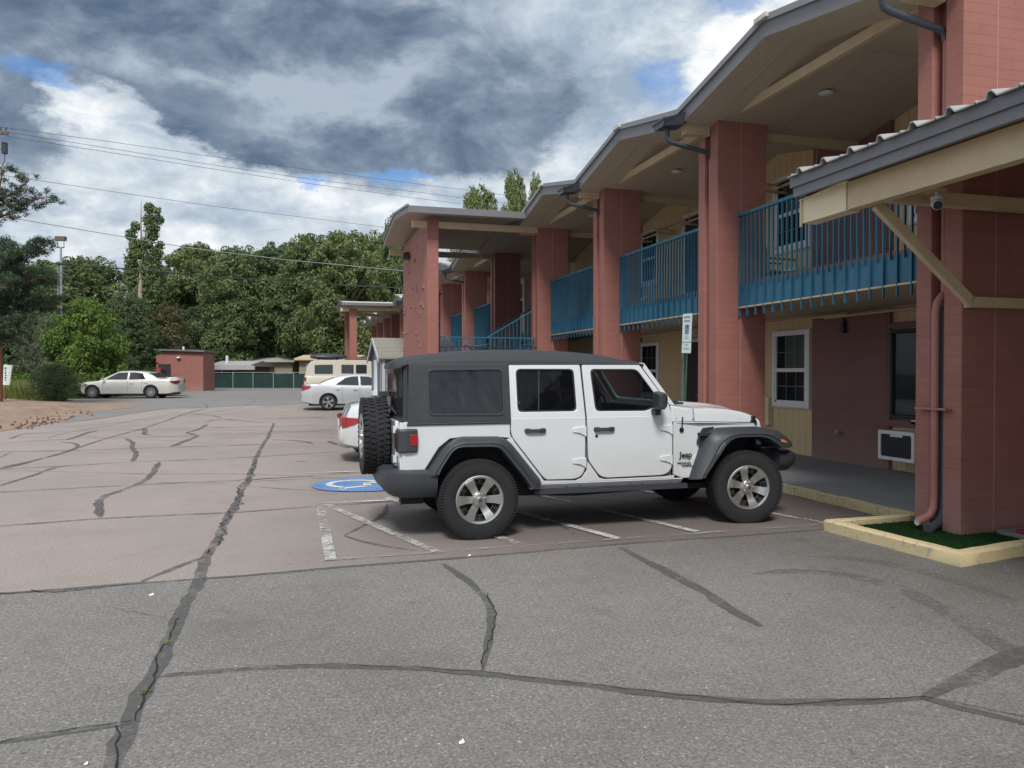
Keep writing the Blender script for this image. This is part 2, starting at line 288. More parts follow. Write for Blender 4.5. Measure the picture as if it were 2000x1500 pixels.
# ------------------------------------------------------------------ mesh helpers
class MB:
    def __init__(s): s.v = []; s.f = []; s.i = []; s.M = None
    def add(s, vs, fs, mi=0):
        o = len(s.v)
        if s.M is not None: vs = [tuple(s.M @ Vector(p)) for p in vs]
        s.v += [tuple(p) for p in vs]; s.f += [tuple(o + q for q in f) for f in fs]; s.i += ([mi] * len(fs) if isinstance(mi, int) else list(mi))
    def box(s, x0, x1, y0, y1, z0, z1, mi=0):
        s.add([(x0, y0, z0), (x1, y0, z0), (x1, y1, z0), (x0, y1, z0), (x0, y0, z1), (x1, y0, z1), (x1, y1, z1), (x0, y1, z1)],
              [(0, 3, 2, 1), (4, 5, 6, 7), (0, 1, 5, 4), (1, 2, 6, 5), (2, 3, 7, 6), (3, 0, 4, 7)], mi)
    def bar(s, a, b, w, h, mi=0, up=(0, 0, 1)):
        a, b = Vector(a), Vector(b); d = (b - a).normalized(); u = Vector(up); sd = d.cross(u)
        if sd.length < 1e-4: sd = d.cross(Vector((1, 0, 0)))
        sd.normalize(); u = sd.cross(d); sd *= w / 2; u *= h / 2
        s.add([a - sd - u, a + sd - u, a + sd + u, a - sd + u, b - sd - u, b + sd - u, b + sd + u, b - sd + u],
              [(3, 2, 1, 0), (4, 5, 6, 7), (0, 1, 5, 4), (1, 2, 6, 5), (2, 3, 7, 6), (3, 0, 4, 7)], mi)
    def loft(s, rows, closed=True, caps=True, mi=0, loop=False):
        n = len(rows[0]); vs = [p for r in rows for p in r]; fs = []
        K = len(rows)
        for a in range(K if loop else K - 1):
            b = (a + 1) % K
            for j in range(n if closed else n - 1):
                k = (j + 1) % n; fs.append((a * n + j, a * n + k, b * n + k, b * n + j))
        if caps and closed and not loop: fs.append(tuple(range(n))[::-1]); fs.append(tuple((K - 1) * n + j for j in range(n)))
        s.add(vs, fs, mi)
    def tube(s, pts, r, n=8, mi=0, caps=True):
        pts = [Vector(p) for p in pts]; rows = []; rr = r if isinstance(r, (list, tuple)) else [r] * len(pts); u = None
        for i, p in enumerate(pts):
            d = (pts[min(i + 1, len(pts) - 1)] - pts[max(i - 1, 0)]).normalized()
            if u is None: u = d.orthogonal().normalized()
            else: u = (u - d * u.dot(d)).normalized()
            w = d.cross(u); rows.append([p + (u * math.cos(t) + w * math.sin(t)) * rr[i] for t in [2 * math.pi * k / n for k in range(n)]])
        s.loft(rows, True, caps, mi)
    def lathe(s, prof, n=32, axis='y', mi=0, center=(0, 0, 0), closed=False):     # prof: (radius, along axis)
        rows = []
        for k in range(n):
            t = 2 * math.pi * k / n; c, q = math.cos(t), math.sin(t)
            rows.append([{'y': (r * c, a, r * q), 'x': (a, r * c, r * q), 'z': (r * c, r * q, a)}[axis] for r, a in prof])
        rows = [[(p[0] + center[0], p[1] + center[1], p[2] + center[2]) for p in r] for r in rows]
        s.loft(rows, closed, False, mi, loop=True)
    def prism(s, poly, fn, w0, w1, mi=0):            # polygon (a,b) swept between w0 and w1, fn(a,b,w) -> xyz
        n = len(poly); vs = [fn(a, b, w0) for a, b in poly] + [fn(a, b, w1) for a, b in poly]
        fs = [tuple(range(n))[::-1], tuple(range(n, 2 * n))] + [(j, (j + 1) % n, n + (j + 1) % n, n + j) for j in range(n)]
        s.add(vs, fs, mi)
    def build(s, name, mats, parent=None, loc=None, bevel=0, subd=0, smooth=35, seg=2, me_only=False, recalc=True):
        me = bpy.data.meshes.new(name); me.from_pydata(s.v, [], s.f)
        mats = mats if isinstance(mats, (list, tuple)) else [mats]
        for q in mats: me.materials.append(q)
        me.polygons.foreach_set('material_index', s.i)
        if recalc:
            b = bmesh.new(); b.from_mesh(me); bmesh.ops.recalc_face_normals(b, faces=b.faces[:]); b.to_mesh(me); b.free()
        if smooth:
            me.shade_smooth(); me.set_sharp_from_angle(angle=R(180 if subd else smooth))
        me.update()
        if me_only: return me
        return link(name, me, parent, loc, bevel, subd, seg)
def link(name, me, parent=None, loc=None, bevel=0, subd=0, seg=2):
    o = bpy.data.objects.new(name, me); COL.objects.link(o)
    if parent: o.parent = parent
    if loc is not None: o.location = loc
    if bevel:
        b = o.modifiers.new('bevel', 'BEVEL'); b.width = bevel; b.segments = seg; b.limit_method = 'ANGLE'; b.angle_limit = R(40); b.harden_normals = True
    if subd: d = o.modifiers.new('sub', 'SUBSURF'); d.levels = subd; d.render_levels = subd
    return o
def tag(o, label=None, cat=None, group=None, kind=None):
    if label: o['label'] = label
    if cat: o['category'] = cat
    if group: o['group'] = group
    if kind: o['kind'] = kind
    return o
def thing(name, label, cat, loc=(0, 0, 0), rz=0, group=None):
    o = bpy.data.objects.new(name, None); COL.objects.link(o); o.location = loc; o.rotation_euler = (0, 0, rz); o.empty_display_size = .2
    return tag(o, label, cat, group)
def copy_tree(o, parent=None):
    c = o.copy(); COL.objects.link(c); c.parent = parent
    for ch in [q for q in list(COL.objects) if q.parent == o]: copy_tree(ch, c)
    return c
def resample(pts, n):
    pts = [Vector(p) for p in pts]; d = [0]
    for a, b in zip(pts, pts[1:]): d.append(d[-1] + (b - a).length)
    out_ = []; j = 0
    for k in range(n):
        t = d[-1] * k / (n - 1)
        while j < len(pts) - 2 and d[j + 1] < t: j += 1
        out_.append(pts[j].lerp(pts[j + 1], (t - d[j]) / max(1e-9, d[j + 1] - d[j])))
    return out_
def rounded(pts, r, n=4):
    out_ = []; K = len(pts)
    for i in range(K):
        p = Vector(pts[i]); a = (Vector(pts[i - 1]) - p); b = (Vector(pts[(i + 1) % K]) - p); ri = r[i] if isinstance(r, (list, tuple)) else r
        q = min(ri, a.length * .48, b.length * .48)
        if q < 1e-4: out_.append(tuple(p)); continue
        a = p + a.normalized() * q; b = p + b.normalized() * q
        for k in range(n + 1):
            t = k / n; out_.append(tuple(a * (1 - t) ** 2 + p * 2 * t * (1 - t) + b * t * t))
    return out_
def rect(x0, x1, y0, y1): return [(x0, y0), (x1, y0), (x1, y1), (x0, y1)]
def _curve_mesh(cu):
    o = bpy.data.objects.new('tmp', cu); COL.objects.link(o); dg = bpy.context.evaluated_depsgraph_get(); dg.update()
    me = bpy.data.meshes.new_from_object(o.evaluated_get(dg)); bpy.data.objects.remove(o); bpy.data.curves.remove(cu)
    vs = [tuple(v.co) for v in me.vertices]; fs = [tuple(p.vertices) for p in me.polygons]; bpy.data.meshes.remove(me)
    return vs, fs
def plate(mb, outline, holes, t, bev, fn, mi=0):     # flat plate with holes and rounded rims, mapped by fn(a,b,w)
    cu = bpy.data.curves.new('tmp', 'CURVE'); cu.dimensions = '2D'; cu.fill_mode = 'BOTH'
    cu.extrude = max(0, t / 2 - bev); cu.bevel_depth = bev; cu.bevel_resolution = 1; cu.offset = -bev
    for P in [outline] + list(holes):
        s = cu.splines.new('POLY'); s.points.add(len(P) - 1)
        for k, p in enumerate(P): s.points[k].co = (p[0], p[1], 0, 1)
        s.use_cyclic_u = True
    vs, fs = _curve_mesh(cu); mb.add([fn(*v) for v in vs], fs, mi)
def text(mb, body, size, fn, mi=0, ext=.002, bold=.0, align='CENTER', sx=1.0):
    cu = bpy.data.curves.new('tmp', 'FONT'); cu.body = body; cu.size = size; cu.extrude = ext; cu.align_x = align; cu.align_y = 'CENTER'; cu.offset = bold; cu.resolution_u = 3
    vs, fs = _curve_mesh(cu); mb.add([fn(v[0] * sx, v[1], v[2]) for v in vs], fs, mi)

# ------------------------------------------------------------------ ground, lot, markings
def sheet(name, polys, dz, mt, kind='structure'):
    mb = MB()
    for P in polys: mb.add([(p[0], p[1], gz(p[0], p[1]) + dz) for p in P], [tuple(range(len(P)))])
    o = mb.build(name, mt, smooth=0, recalc=False)
    for p in o.data.polygons:
        if p.normal.z < 0: p.flip()
    return tag(o, kind=kind)
YS = [-30, 0, 10, 20, 27] + [27 + k for k in range(1, 18)] + [60, 90, 140, 250, 700]
def strips(x0, x1, y0, y1):
    ys = [y0] + [y for y in YS if y0 < y < y1] + [y1]
    return [[(x0, a), (x1, a), (x1, b), (x0, b)] for a, b in zip(ys, ys[1:])]
sheet('ground', strips(-500, 500, -60, 900), -.02, M_ground)
def seam(x): return 6.46 + .045 * (x + 2.1) + (.03 * math.sin(x * 1.9))
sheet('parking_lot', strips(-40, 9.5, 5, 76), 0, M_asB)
xs = [-40, -12] + [-12 + .5 * k for k in range(1, 44)] + [14]
xs = [-40] + [-12 + .5 * k for k in range(0, 53)]
near = [(xs[0], -14)] + [(xs[-1], -14)] + [(x, seam(x)) for x in reversed(xs)]
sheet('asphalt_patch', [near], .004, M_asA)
fe = [(-4.4, 37.5), (.4, 37), (3, 37.0), (9.5, 36.5)]
far_left = [G(*p) for p in ((-300, 835), (0, 838), (60, 834), (150, 812), (230, 812), (265, 808), (320, 800), (375, 797))]
far = [(p.x, p.y) for p in far_left] + [(x, y) for x, y in fe]
mbf = MB()
ptsx = sorted(set([p[0] for p in far]))
def far_edge(x):
    F = sorted(far)
    for (a, ya), (b, yb) in zip(F, F[1:]):
        if a <= x <= b: return ya + (yb - ya) * (x - a) / max(1e-6, b - a)
    return F[0][1] if x < F[0][0] else F[-1][1]
polys = []
gx = [-40 + k * 1.0 for k in range(0, 50)]
for a, b in zip(gx, gx[1:]):
    ya, yb = far_edge(a) + .35 * math.sin(a * 2.1), far_edge(b) + .35 * math.sin(b * 2.1); yy = [q for q in range(24, 46)] + [55, 76]
    y0 = max(ya, yb); polys.append([(a, ya), (b, yb), (b, y0 + .001), (a, y0 + .001)] if abs(ya - yb) > .002 else [(a, ya), (b, yb), (b, y0 + .001), (a, y0 + .001)])
    cuts = [y0 + .001] + [q for q in yy if q > y0 + .1]
    for u, v in zip(cuts, cuts[1:]): polys.append([(a, u), (b, u), (b, v), (a, v)])
sheet('asphalt_patch', polys, .004, M_asC)

def strip_line(mb, pts, w, dz, jag=.25, end=.35, seed=0, px=True):
    q = random.Random(seed); P = [G(*p) for p in pts] if px else [Vector((p[0], p[1], 0)) for p in pts]
    Ln = sum((b - a).length for a, b in zip(P, P[1:])); n = max(4, int(Ln / .13)); P = resample(P, n); rows = []
    for _ in range(14): P = [P[0]] + [(P[i - 1] + P[i] * 2 + P[i + 1]) / 4 for i in range(1, n - 1)] + [P[-1]]
    off = 0
    for i, p in enumerate(P):
        d = (P[min(i + 1, n - 1)] - P[max(i - 1, 0)]); d.z = 0; d.normalize(); sd = Vector((-d.y, d.x, 0))
        ww = (w[0] + (w[1] - w[0]) * i / (n - 1)) if isinstance(w, tuple) else w
        ww *= 1 + q.uniform(-jag, jag); e = min(1, end + min(i, n - 1 - i) * .25); ww *= e
        off = off * .7 + q.uniform(-.5, .5) * ww * .25
        a, b = p + sd * (ww / 2 + off), p - sd * (ww / 2 - off)
        rows.append([(a.x, a.y, gz(a.x, a.y) + dz), (b.x, b.y, gz(b.x, b.y) + dz)])
    mb.loft(rows, False, False)
CR = [
 ([(535, 826), (525, 851), (504, 886), (490, 924), (483, 942), (464, 970), (462, 987), (444, 1008), (434, 1033), (420, 1068), (406, 1089), (392, 1106), (388, 1128), (390, 1140), (345, 1215), (310, 1290), (260, 1400), (230, 1460), (205, 1540)], (.068, .095)),
 ([(402, 1087), (350, 1103), (308, 1120), (276, 1137)], .07), ([(-80, 1168), (0, 1161), (105, 1155), (273, 1138), (392, 1133), (525, 1122), (700, 1106), (865, 1095), (1000, 1082), (1285, 1057), (1420, 1050), (1620, 1034)], .055),
 ([(-80, 1033), (0, 1029), (189, 1013), (350, 1006), (455, 1003), (577, 992), (700, 985), (860, 972)], .05), ([(-80, 966), (0, 962), (196, 951), (455, 939), (595, 931), (700, 924)], .055),
 ([(-80, 920), (0, 917), (154, 909), (266, 902), (350, 900), (497, 893), (665, 882)], .06), ([(-60, 884), (0, 883), (105, 881), (224, 878), (332, 874), (525, 868), (612, 864)], .07),
 ([(0, 867), (70, 861), (140, 858), (241, 855), (385, 851), (525, 847), (665, 840)], .07), ([(17, 858), (45, 847), (168, 841), (280, 839), (434, 835), (595, 832)], .07),
 ([(311, 903), (304, 917), (290, 935), (269, 949), (189, 973), (192, 987), (196, 1012)], .10), ([(245, 856), (261, 865), (257, 875), (269, 884), (259, 902)], .10),
 ([(385, 852), (350, 867), (332, 873)], .13), ([(364, 845), (388, 852)], .14), ([(0, 917), (70, 900), (140, 879), (210, 856), (280, 837), (350, 812), (395, 799)], .075),
 ([(0, 949), (52, 933), (91, 921), (91, 914), (140, 909)], .08), ([(119, 863), (150, 866), (154, 873), (133, 882), (105, 891), (56, 902), (0, 915)], .08),
 ([(130, 859), (150, 854), (168, 846), (192, 841)], .13), ([(371, 809), (413, 811), (430, 816)], .12), ([(400, 824), (430, 818), (470, 822), (520, 826)], .10), ([(540, 818), (600, 815), (640, 818)], .12),
 ([(280, 838), (285, 846), (272, 850), (300, 850)], .14), ([(364, 846), (390, 838), (405, 829)], .11),
 ([(507, 858), (595, 861), (612, 868)], .08), ([(640, 862), (682, 875)], .14), ([(1210, 1070), (1260, 1100), (1320, 1127), (1375, 1155), (1415, 1185), (1455, 1215), (1485, 1225)], .10),
 ([(305, 1325), (400, 1315), (500, 1305), (650, 1300), (800, 1306), (950, 1315), (1000, 1322), (1100, 1335), (1225, 1350), (1350, 1368), (1475, 1380), (1550, 1382), (1650, 1372), (1800, 1366)], (.04, .085)),
 ([(1800, 1368), (1820, 1350), (1925, 1310), (2000, 1280), (2120, 1230)], .13), ([(1800, 1366), (1860, 1375), (1925, 1392), (2000, 1412), (2120, 1445)], .09),
 ([(865, 1102), (900, 1125), (945, 1150), (965, 1195), (960, 1240), (945, 1290), (942, 1312)], (.09, .045)), ([(-60, 1462), (0, 1450), (75, 1436), (150, 1428), (255, 1416)], .05),
 ([(672, 1047), (700, 1062), (760, 1072), (810, 1076)], .05), ([(756, 985), (760, 1000), (740, 1015), (715, 1025), (680, 1040), (672, 1047)], (.07, .04)), ([(1080, 1020), (1110, 1035)], .06), ([(575, 902), (600, 901)], .08)]
q = random.Random(12)
for k in range(20):          # the finer cracks of the old surface
    x, y = q.uniform(-13, .5), q.uniform(11, 33); a = q.choice((0, 0, math.pi / 2)) + q.uniform(-.5, .5); P_ = []
    for j in range(q.randint(9, 18)):
        P_.append((x, y)); a += q.uniform(-.3, .3); st = q.uniform(.3, .7) * (1 + y / 25); x += st * math.cos(a); y += st * math.sin(a)
    CR.append((P_, q.uniform(.02, .045), 0))
mb = MB()
for k, cr_ in enumerate(CR):
    if len(cr_) == 3: strip_line(mb, cr_[0], cr_[1], .0070 + .0001 * (k % 9), seed=k, px=False); continue
    p, w = cr_
    strip_line(mb, p, w, .0075 + .0002 * (k % 9), seed=k)
tag(mb.build('crack_sealant', M_seal, smooth=0, recalc=False), kind='structure')
M_mark = worn_paint('faint tyre mark', (.160, .153, .146), .36, .54)
mb = MB()
for k, (P_, w) in enumerate((([(1470, 1122), (1560, 1110), (1640, 1114), (1730, 1138), (1820, 1180), (1930, 1240), (2060, 1330)], .16), ([(1560, 1090), (1650, 1084), (1740, 1098), (1850, 1130), (1990, 1180)], .15))):
    strip_line(mb, P_, w, .0062 + .0002 * k, jag=.1, end=.3, seed=50 + k)
tag(mb.build('tyre_mark', M_mark, smooth=0, recalc=False), kind='structure')
mb = MB(); q = random.Random(5)
for k in range(34):
    x, y = (q.gauss(3.2, 1.1), q.uniform(7.3, 9.3)) if k < 20 else (q.uniform(-5, 5), q.uniform(2.5, 6.3)) if k < 34 else (q.uniform(1, 5), q.uniform(10.2, 15)); r = q.uniform(.01, .035)
    mb.add([(x + r * q.uniform(.6, 1.3) * math.cos(t), y + r * q.uniform(.6, 1.3) * math.sin(t), .0058) for t in [j * .628 for j in range(10)]], [tuple(range(10))])
tag(mb.build('oil_spot', M_mark, smooth=0, recalc=False), kind='structure')
mb = MB()
def jagged(pts, w, seed, amp=.02, n_per=.045):
    q = random.Random(seed); P = [G(*p) for p in pts]; Ln = sum((b - a).length for a, b in zip(P, P[1:])); n = max(4, int(Ln / n_per)); P = resample(P, n); rows = []; o = 0
    for i, p in enumerate(P):
        d = (P[min(i + 1, n - 1)] - P[max(i - 1, 0)]); d.z = 0; d.normalize(); sd = Vector((-d.y, d.x, 0)); o = o * .75 + q.uniform(-amp, amp) * .7; ww = w * q.uniform(.3, 1.3)
        a, b = p + sd * (o + ww), p + sd * (o - ww); rows.append([(a.x, a.y, gz(a.x, a.y) + .0105), (b.x, b.y, gz(b.x, b.y) + .0105)])
    mb.loft(rows, False, False)
jagged([(502, 900), (494, 915), (486, 935), (468, 962), (466, 985), (447, 1005), (434, 1040), (424, 1065), (412, 1085)], .008, 1, .05)
jagged([(345, 1210), (325, 1250), (308, 1290), (290, 1340), (272, 1380), (256, 1412)], .005, 2)
jagged([(230, 1420), (240, 1445), (226, 1470), (220, 1510)], .005, 3)
jagged([(-60, 1463), (0, 1452), (75, 1437), (150, 1426), (256, 1413)], .004, 4, .012)
jagged([(320, 1322), (400, 1314), (500, 1305), (650, 1299), (800, 1305), (940, 1313), (1000, 1320), (1100, 1332), (1225, 1347), (1350, 1362), (1475, 1378), (1550, 1380), (1650, 1370), (1800, 1365), (1860, 1375), (1925, 1390), (2000, 1405)], .0032, 5, .014)
jagged([(950, 1160), (967, 1190), (963, 1230), (945, 1280), (942, 1308)], .004, 6, .02)
jagged([(200, 1186), (260, 1195), (325, 1210)], .002, 7, .012)
jagged([(0, 1160), (120, 1156), (250, 1143)], .006, 8, .02); jagged([(60, 1154), (105, 1159), (140, 1153)], .006, 9, .02)
tag(mb.build('crack', M_crk, smooth=0, recalc=False), kind='structure')

def wl(mb, a, b, w, dz=.0125):
    a, b = Vector((*a, 0)), Vector((*b, 0)); d = (b - a).normalized(); sd = Vector((-d.y, d.x, 0)) * w / 2; n = max(2, int((b - a).length / .15)); rows = []
    for i in range(n + 1):
        p = a.lerp(b, i / n); j = rnd.uniform(-.004, .004); k = rnd.uniform(-.004, .004)
        rows.append([(p.x + sd.x + j, p.y + sd.y + j, gz(p.x, p.y) + dz), (p.x - sd.x + k, p.y - sd.y + k, gz(p.x, p.y) + dz)])
    mb.loft(rows, False, False)
mb = MB()
wl(mb, (.31, 6.8), (.31, 9.62), .10); wl(mb, (.24, 9.80), (5.9, 9.80), .10, .0122)
wl(mb, (.38, 9.7), (1.24, 6.86), .10, .0128); wl(mb, (1.16, 10.0), (2.05, 6.95), .10, .0128); wl(mb, (2.1, 9.8), (3.06, 6.9), .10, .0128); wl(mb, (3.1, 9.8), (3.95, 7.0), .10, .0128); wl(mb, (4.55, 9.8), (5.55, 6.95), .1, .0128)
tag(mb.build('parking_line', M_line, smooth=0, recalc=False), kind='structure')
mb = MB(); wl(mb, (.31, 6.82), (5.7, 6.98), .07, .0116); wl(mb, (-.1, 6.80), (.9, 6.84), .05, .0112)
tag(mb.build('parking_line', M_line2, smooth=0, recalc=False), kind='structure')
for y, x0 in ((12.82, .2), (15.85, .25), (18.8, .3), (21.7, .3), (24.6, .3), (35.8, .3), (38.7, .3)):
    mb = MB(); wl(mb, (x0, y), (x0 + 4.8, y), .10); tag(mb.build('parking_line', M_line2 if y > 13 else M_line, smooth=0, recalc=False), kind='structure')
# accessible symbol, its top towards the building
cx, cy = 1.02, 11.33
mb = MB(); mb.add([(cx + .78 * math.cos(t), cy + .72 * math.sin(t), .0125) for t in [2 * math.pi * k / 40 for k in range(40)]], [tuple(range(40))])
tag(mb.build('accessible_symbol', M_blue, smooth=0, recalc=False), kind='structure')
def sym(a, b): return (cx + b, cy - a, .0165)     # a to the right, b up the symbol
mb = MB()
def arc(r0, r1, a0, a1, ca, cb, n=20): mb.loft([[sym(ca + r * math.cos(t), cb + r * math.sin(t)) for r in (r0, r1)] for t in [R(a0 + (a1 - a0) * k / n) for k in range(n + 1)]], False, False)
arc(.30, .40, 110, 330, -.05, -.18); arc(0, .095, 0, 360, -.10, .56)
def seg(p, q, w):
    p, q = Vector(p), Vector(q); d = (q - p).normalized(); s = Vector((-d.y, d.x)) * w / 2
    mb.add([sym(*(p + s)), sym(*(q + s)), sym(*(q - s)), sym(*(p - s))], [(0, 1, 2, 3)])
seg((-.10, .45), (-.06, -.02), .12); seg((-.06, .0), (.24, .0), .10); seg((.22, .04), (.38, -.40), .10); seg((.36, -.38), (.50, -.34), .09); seg((-.05, .24), (.2, .24), .08)
o = mb.build('accessible_symbol', M_lw, smooth=0, recalc=False)
for p in o.data.polygons:
    if p.normal.z < 0: p.flip()
tag(o, kind='structure')
# walkway and kerbs along the rooms
mb = MB()
for a, b in zip([6.66] + [q for q in YS if 6.7 < q < 66], [q for q in YS if 6.7 < q < 66] + [66]):
    mb.add([(6.47, a, gz(0, a) + .12), (9.0, a, gz(0, a) + .12), (9.0, b, gz(0, b) + .12), (6.47, b, gz(0, b) + .12)], [(0, 1, 2, 3)])
tag(mb.build('walkway', M_conc, smooth=0), kind='structure')
mb = MB(); mb.box(6.6, 12, -14, 5.9, .004, .1); tag(mb.build('walkway', M_conc, smooth=0), kind='structure')
mb = MB()
for a, b in zip([6.66] + [q for q in YS if 6.7 < q < 66], [q for q in YS if 6.7 < q < 66] + [66]):
    n = max(1, int((b - a) / .4)) if a < 15 else 1
    for k in range(n):
        u, v = a + (b - a) * k / n, a + (b - a) * (k + 1) / n; e = rnd.uniform(-.008, .008); mb.box(6.38 + e, 6.47, u, v, 0 + gz(0, a), .118 + gz(0, a) + e * .5)
tag(mb.build('kerb', M_ykerbw, smooth=0, bevel=.008), kind='structure')
mb = MB(); mb.box(6.62, 9, 5.08, 5.7, .1, .14, 0); tag(mb.build('door_mat', M_redc, smooth=0), 'red mat on the walkway edge beside the big block pillar', 'mat')
# planter island under the nearest pillar
pl = thing('planter_island', 'yellow kerbed island of dark green turf at the foot of the nearest pillar', 'planter', (5.35, 5.2, 0))
mb = MB()
def kerb_run(mb, P, w, h):
    P = [Vector((*p, 0)) for p in P]; rows = []
    for i, p in enumerate(P):
        a = (P[i] - P[i - 1]).normalized() if i else (P[1] - P[0]).normalized(); b = (P[i + 1] - P[i]).normalized() if i < len(P) - 1 else a
        t = (a + b).normalized(); n = Vector((-t.y, t.x, 0)); k = w / max(.4, math.cos(a.angle(b) / 2)) if a.length and b.length else w
        q = p + n * k; rows.append([(p.x, p.y, 0), (p.x, p.y, h - .02), (p.x + n.x * .02, p.y + n.y * .02, h), (q.x - n.x * .01, q.y - n.y * .01, h), (q.x, q.y, h - .01), (q.x, q.y, 0)])
    mb.loft(rows, True, True)
kr = []
base = [(6.45, 6.78), (5.98, 6.74), (5.25, 6.72), (5.30, 5.95), (5.36, 5.12), (6.1, 5.26), (6.6, 5.34), (8.2, 5.60)]
for a, b in zip(base, base[1:]): kr += [(a[0] + (b[0] - a[0]) * k / 5 + rnd.uniform(-.006, .006), a[1] + (b[1] - a[1]) * k / 5 + rnd.uniform(-.006, .006)) for k in range(5)]
kerb_run(mb, kr + [base[-1]], .115, .12); o = mb.build('kerb', M_ykerb, pl, smooth=40); o.matrix_parent_inverse = Matrix.Translation((-5.35, -5.2, 0))
mb = MB(); mb.add([(5.37, 5.27, .06), (6.62, 5.46, .06), (6.62, 6.66, .06), (5.37, 6.62, .06)], [(0, 1, 2, 3)])
for k in range(5000):
    x, y = rnd.uniform(5.4, 6.62), rnd.uniform(5.34, 6.62)
    if x > 6.2 and 5.94 < y < 6.51: continue
    a = rnd.uniform(0, 6.3); h = rnd.uniform(.01, .03); lx, ly = rnd.uniform(-.012, .012), rnd.uniform(-.012, .012)
    mb.add([(x - .003 * math.cos(a), y - .003 * math.sin(a), .058), (x + .003 * math.cos(a), y + .003 * math.sin(a), .058), (x + lx, y + ly, .06 + h)], [(0, 1, 2)])
o = mb.build('turf', M_turf, pl, smooth=0, recalc=False); o.matrix_parent_inverse = Matrix.Translation((-5.35, -5.2, 0))
def keep(o, parent):
    o.parent = parent; o.matrix_parent_inverse = Matrix.LocRotScale(parent.location, parent.rotation_euler, None).inverted(); return o

# ------------------------------------------------------------------ the two storey motel
BAY, U0 = 4.45, 5.94
def pu(k): return U0 + BAY * k
EX = (3, 9)                 # stair bays that reach out over the lot
motel = thing('motel_building', 'two storey dark red block motel with zigzag roof and teal balconies', 'motel', (9, 6, 0))
NP = 14
# walls
mb = MB(); mb.box(9.0, 20, -12, pu(NP), -.2, 5.9)
keep(mb.build('wall', M_yel, smooth=0), motel)
mb = MB()
for k in range(NP):          # block party walls between rooms, a little proud of the siding
    for z0, z1 in ((.12, 2.62), (2.9, 5.62)):
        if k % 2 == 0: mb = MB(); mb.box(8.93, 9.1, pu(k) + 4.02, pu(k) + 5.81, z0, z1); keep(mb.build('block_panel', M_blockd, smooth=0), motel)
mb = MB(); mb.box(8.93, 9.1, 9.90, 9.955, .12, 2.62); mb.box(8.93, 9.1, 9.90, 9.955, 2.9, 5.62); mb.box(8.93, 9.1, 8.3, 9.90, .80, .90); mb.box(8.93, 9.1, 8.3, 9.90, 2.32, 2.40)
keep(mb.build('trim_board', M_blockd, smooth=0, bevel=.004), motel)
# pillars: block wing walls with a recess for the downspout
def pillar_mb(x0, x1, h=5.46):
    mb = MB(); a, b, r = .217, .372, .13
    P = [(x0, 0), (x1, 0), (x1, .57), (x0, .57), (x0, b), (x0 + r, b), (x0 + r, a), (x0, a)]
    mb.prism(P, lambda x, y, w: (x, y, w), -.1, h); return mb
pme = pillar_mb(6.2, 7.05).build('pillar', M_block, smooth=0, me_only=True)
for k in range(NP):
    o = link('pillar', pme, None, (0, pu(k), 0)); o.modifiers.new('b', 'BEVEL').width = .008; keep(o, motel)
    mb = MB(); mb.box(6.604, 6.612, pu(k) - .003, pu(k), 0, 5.45); j = mb.build('joint', M_joint, smooth=0); keep(j, motel)
# roof: folded plate, one ridge per bay
def zig(k0, k1): return [(pu(k) + .285 + (BAY / 2 if h else 0), 5.84 if h else 5.40) for k in range(k0, k1) for h in (0, 1)]
def roof(name, line, x0, x1, ups=.20):
    me = MB()
    lo = [(u, z) for u, z in line]; hi = [(u, z + ups) for u, z in line]
    n = len(line); vs = []
    for x in (x0, x1): vs += [(x, u, z) for u, z in lo] + [(x, u, z) for u, z in hi]
    fs, mi = [], []
    for j in range(n - 1):
        fs.append((j, j + 1, 2 * n + j + 1, 2 * n + j)); mi.append(0)
        fs.append((n + j, n + j + 1, 3 * n + j + 1, 3 * n + j)); mi.append(2)
        fs.append((j, j + 1, n + j + 1, n + j)); mi.append(1); fs.append((2 * n + j, 2 * n + j + 1, 3 * n + j + 1, 3 * n + j)); mi.append(1)
    fs += [(0, n, 3 * n, 2 * n), (n - 1, 2 * n - 1, 4 * n - 1, 3 * n - 1)]; mi += [1, 1]
    me.add(vs, fs, mi)
    return keep(me.build(name, [M_soff, M_fas, M_metal], smooth=0), motel)
def edge(line, x, dz0, dz1, w=.03, mt=M_fas2, name='drip_edge'):
    mb = MB()
    for (a, za), (b, zb) in zip(line, line[1:]):
        mb.add([(x - w, a, za + dz0), (x + .02, a, za + dz0), (x + .02, a, za + dz1), (x - w, a, za + dz1), (x - w, b, zb + dz0), (x + .02, b, zb + dz0), (x + .02, b, zb + dz1), (x - w, b, zb + dz1)],
               [(3, 2, 1, 0), (4, 5, 6, 7), (0, 1, 5, 4), (1, 2, 6, 5), (2, 3, 7, 6), (3, 0, 4, 7)])
    return keep(mb.build(name, mt, smooth=0), motel)
line0 = [(5.86, 5.44)] + zig(0, NP)[0:]
roof('roof', line0, 5.70, 20.5)
edge(line0, 5.70, .185, .265, .035)
for k in EX:
    a, b = pu(k) - .53, pu(k + 1) + .32; mid = (a + b) / 2; ln = [(a, 5.555), (mid, 5.86), (b, 5.555)]
    roof('stair_roof', ln, 2.715, 5.9, .16); edge(ln, 2.715, .15, .20, .03)
    for yb_ in (pu(k) + .02, pu(k + 1) + .35): mb = MB(); mb.box(2.9, 6.2, yb_, yb_ + .14, 5.30, 5.47); keep(mb.build('beam', M_yelp, smooth=0, bevel=.006), motel)
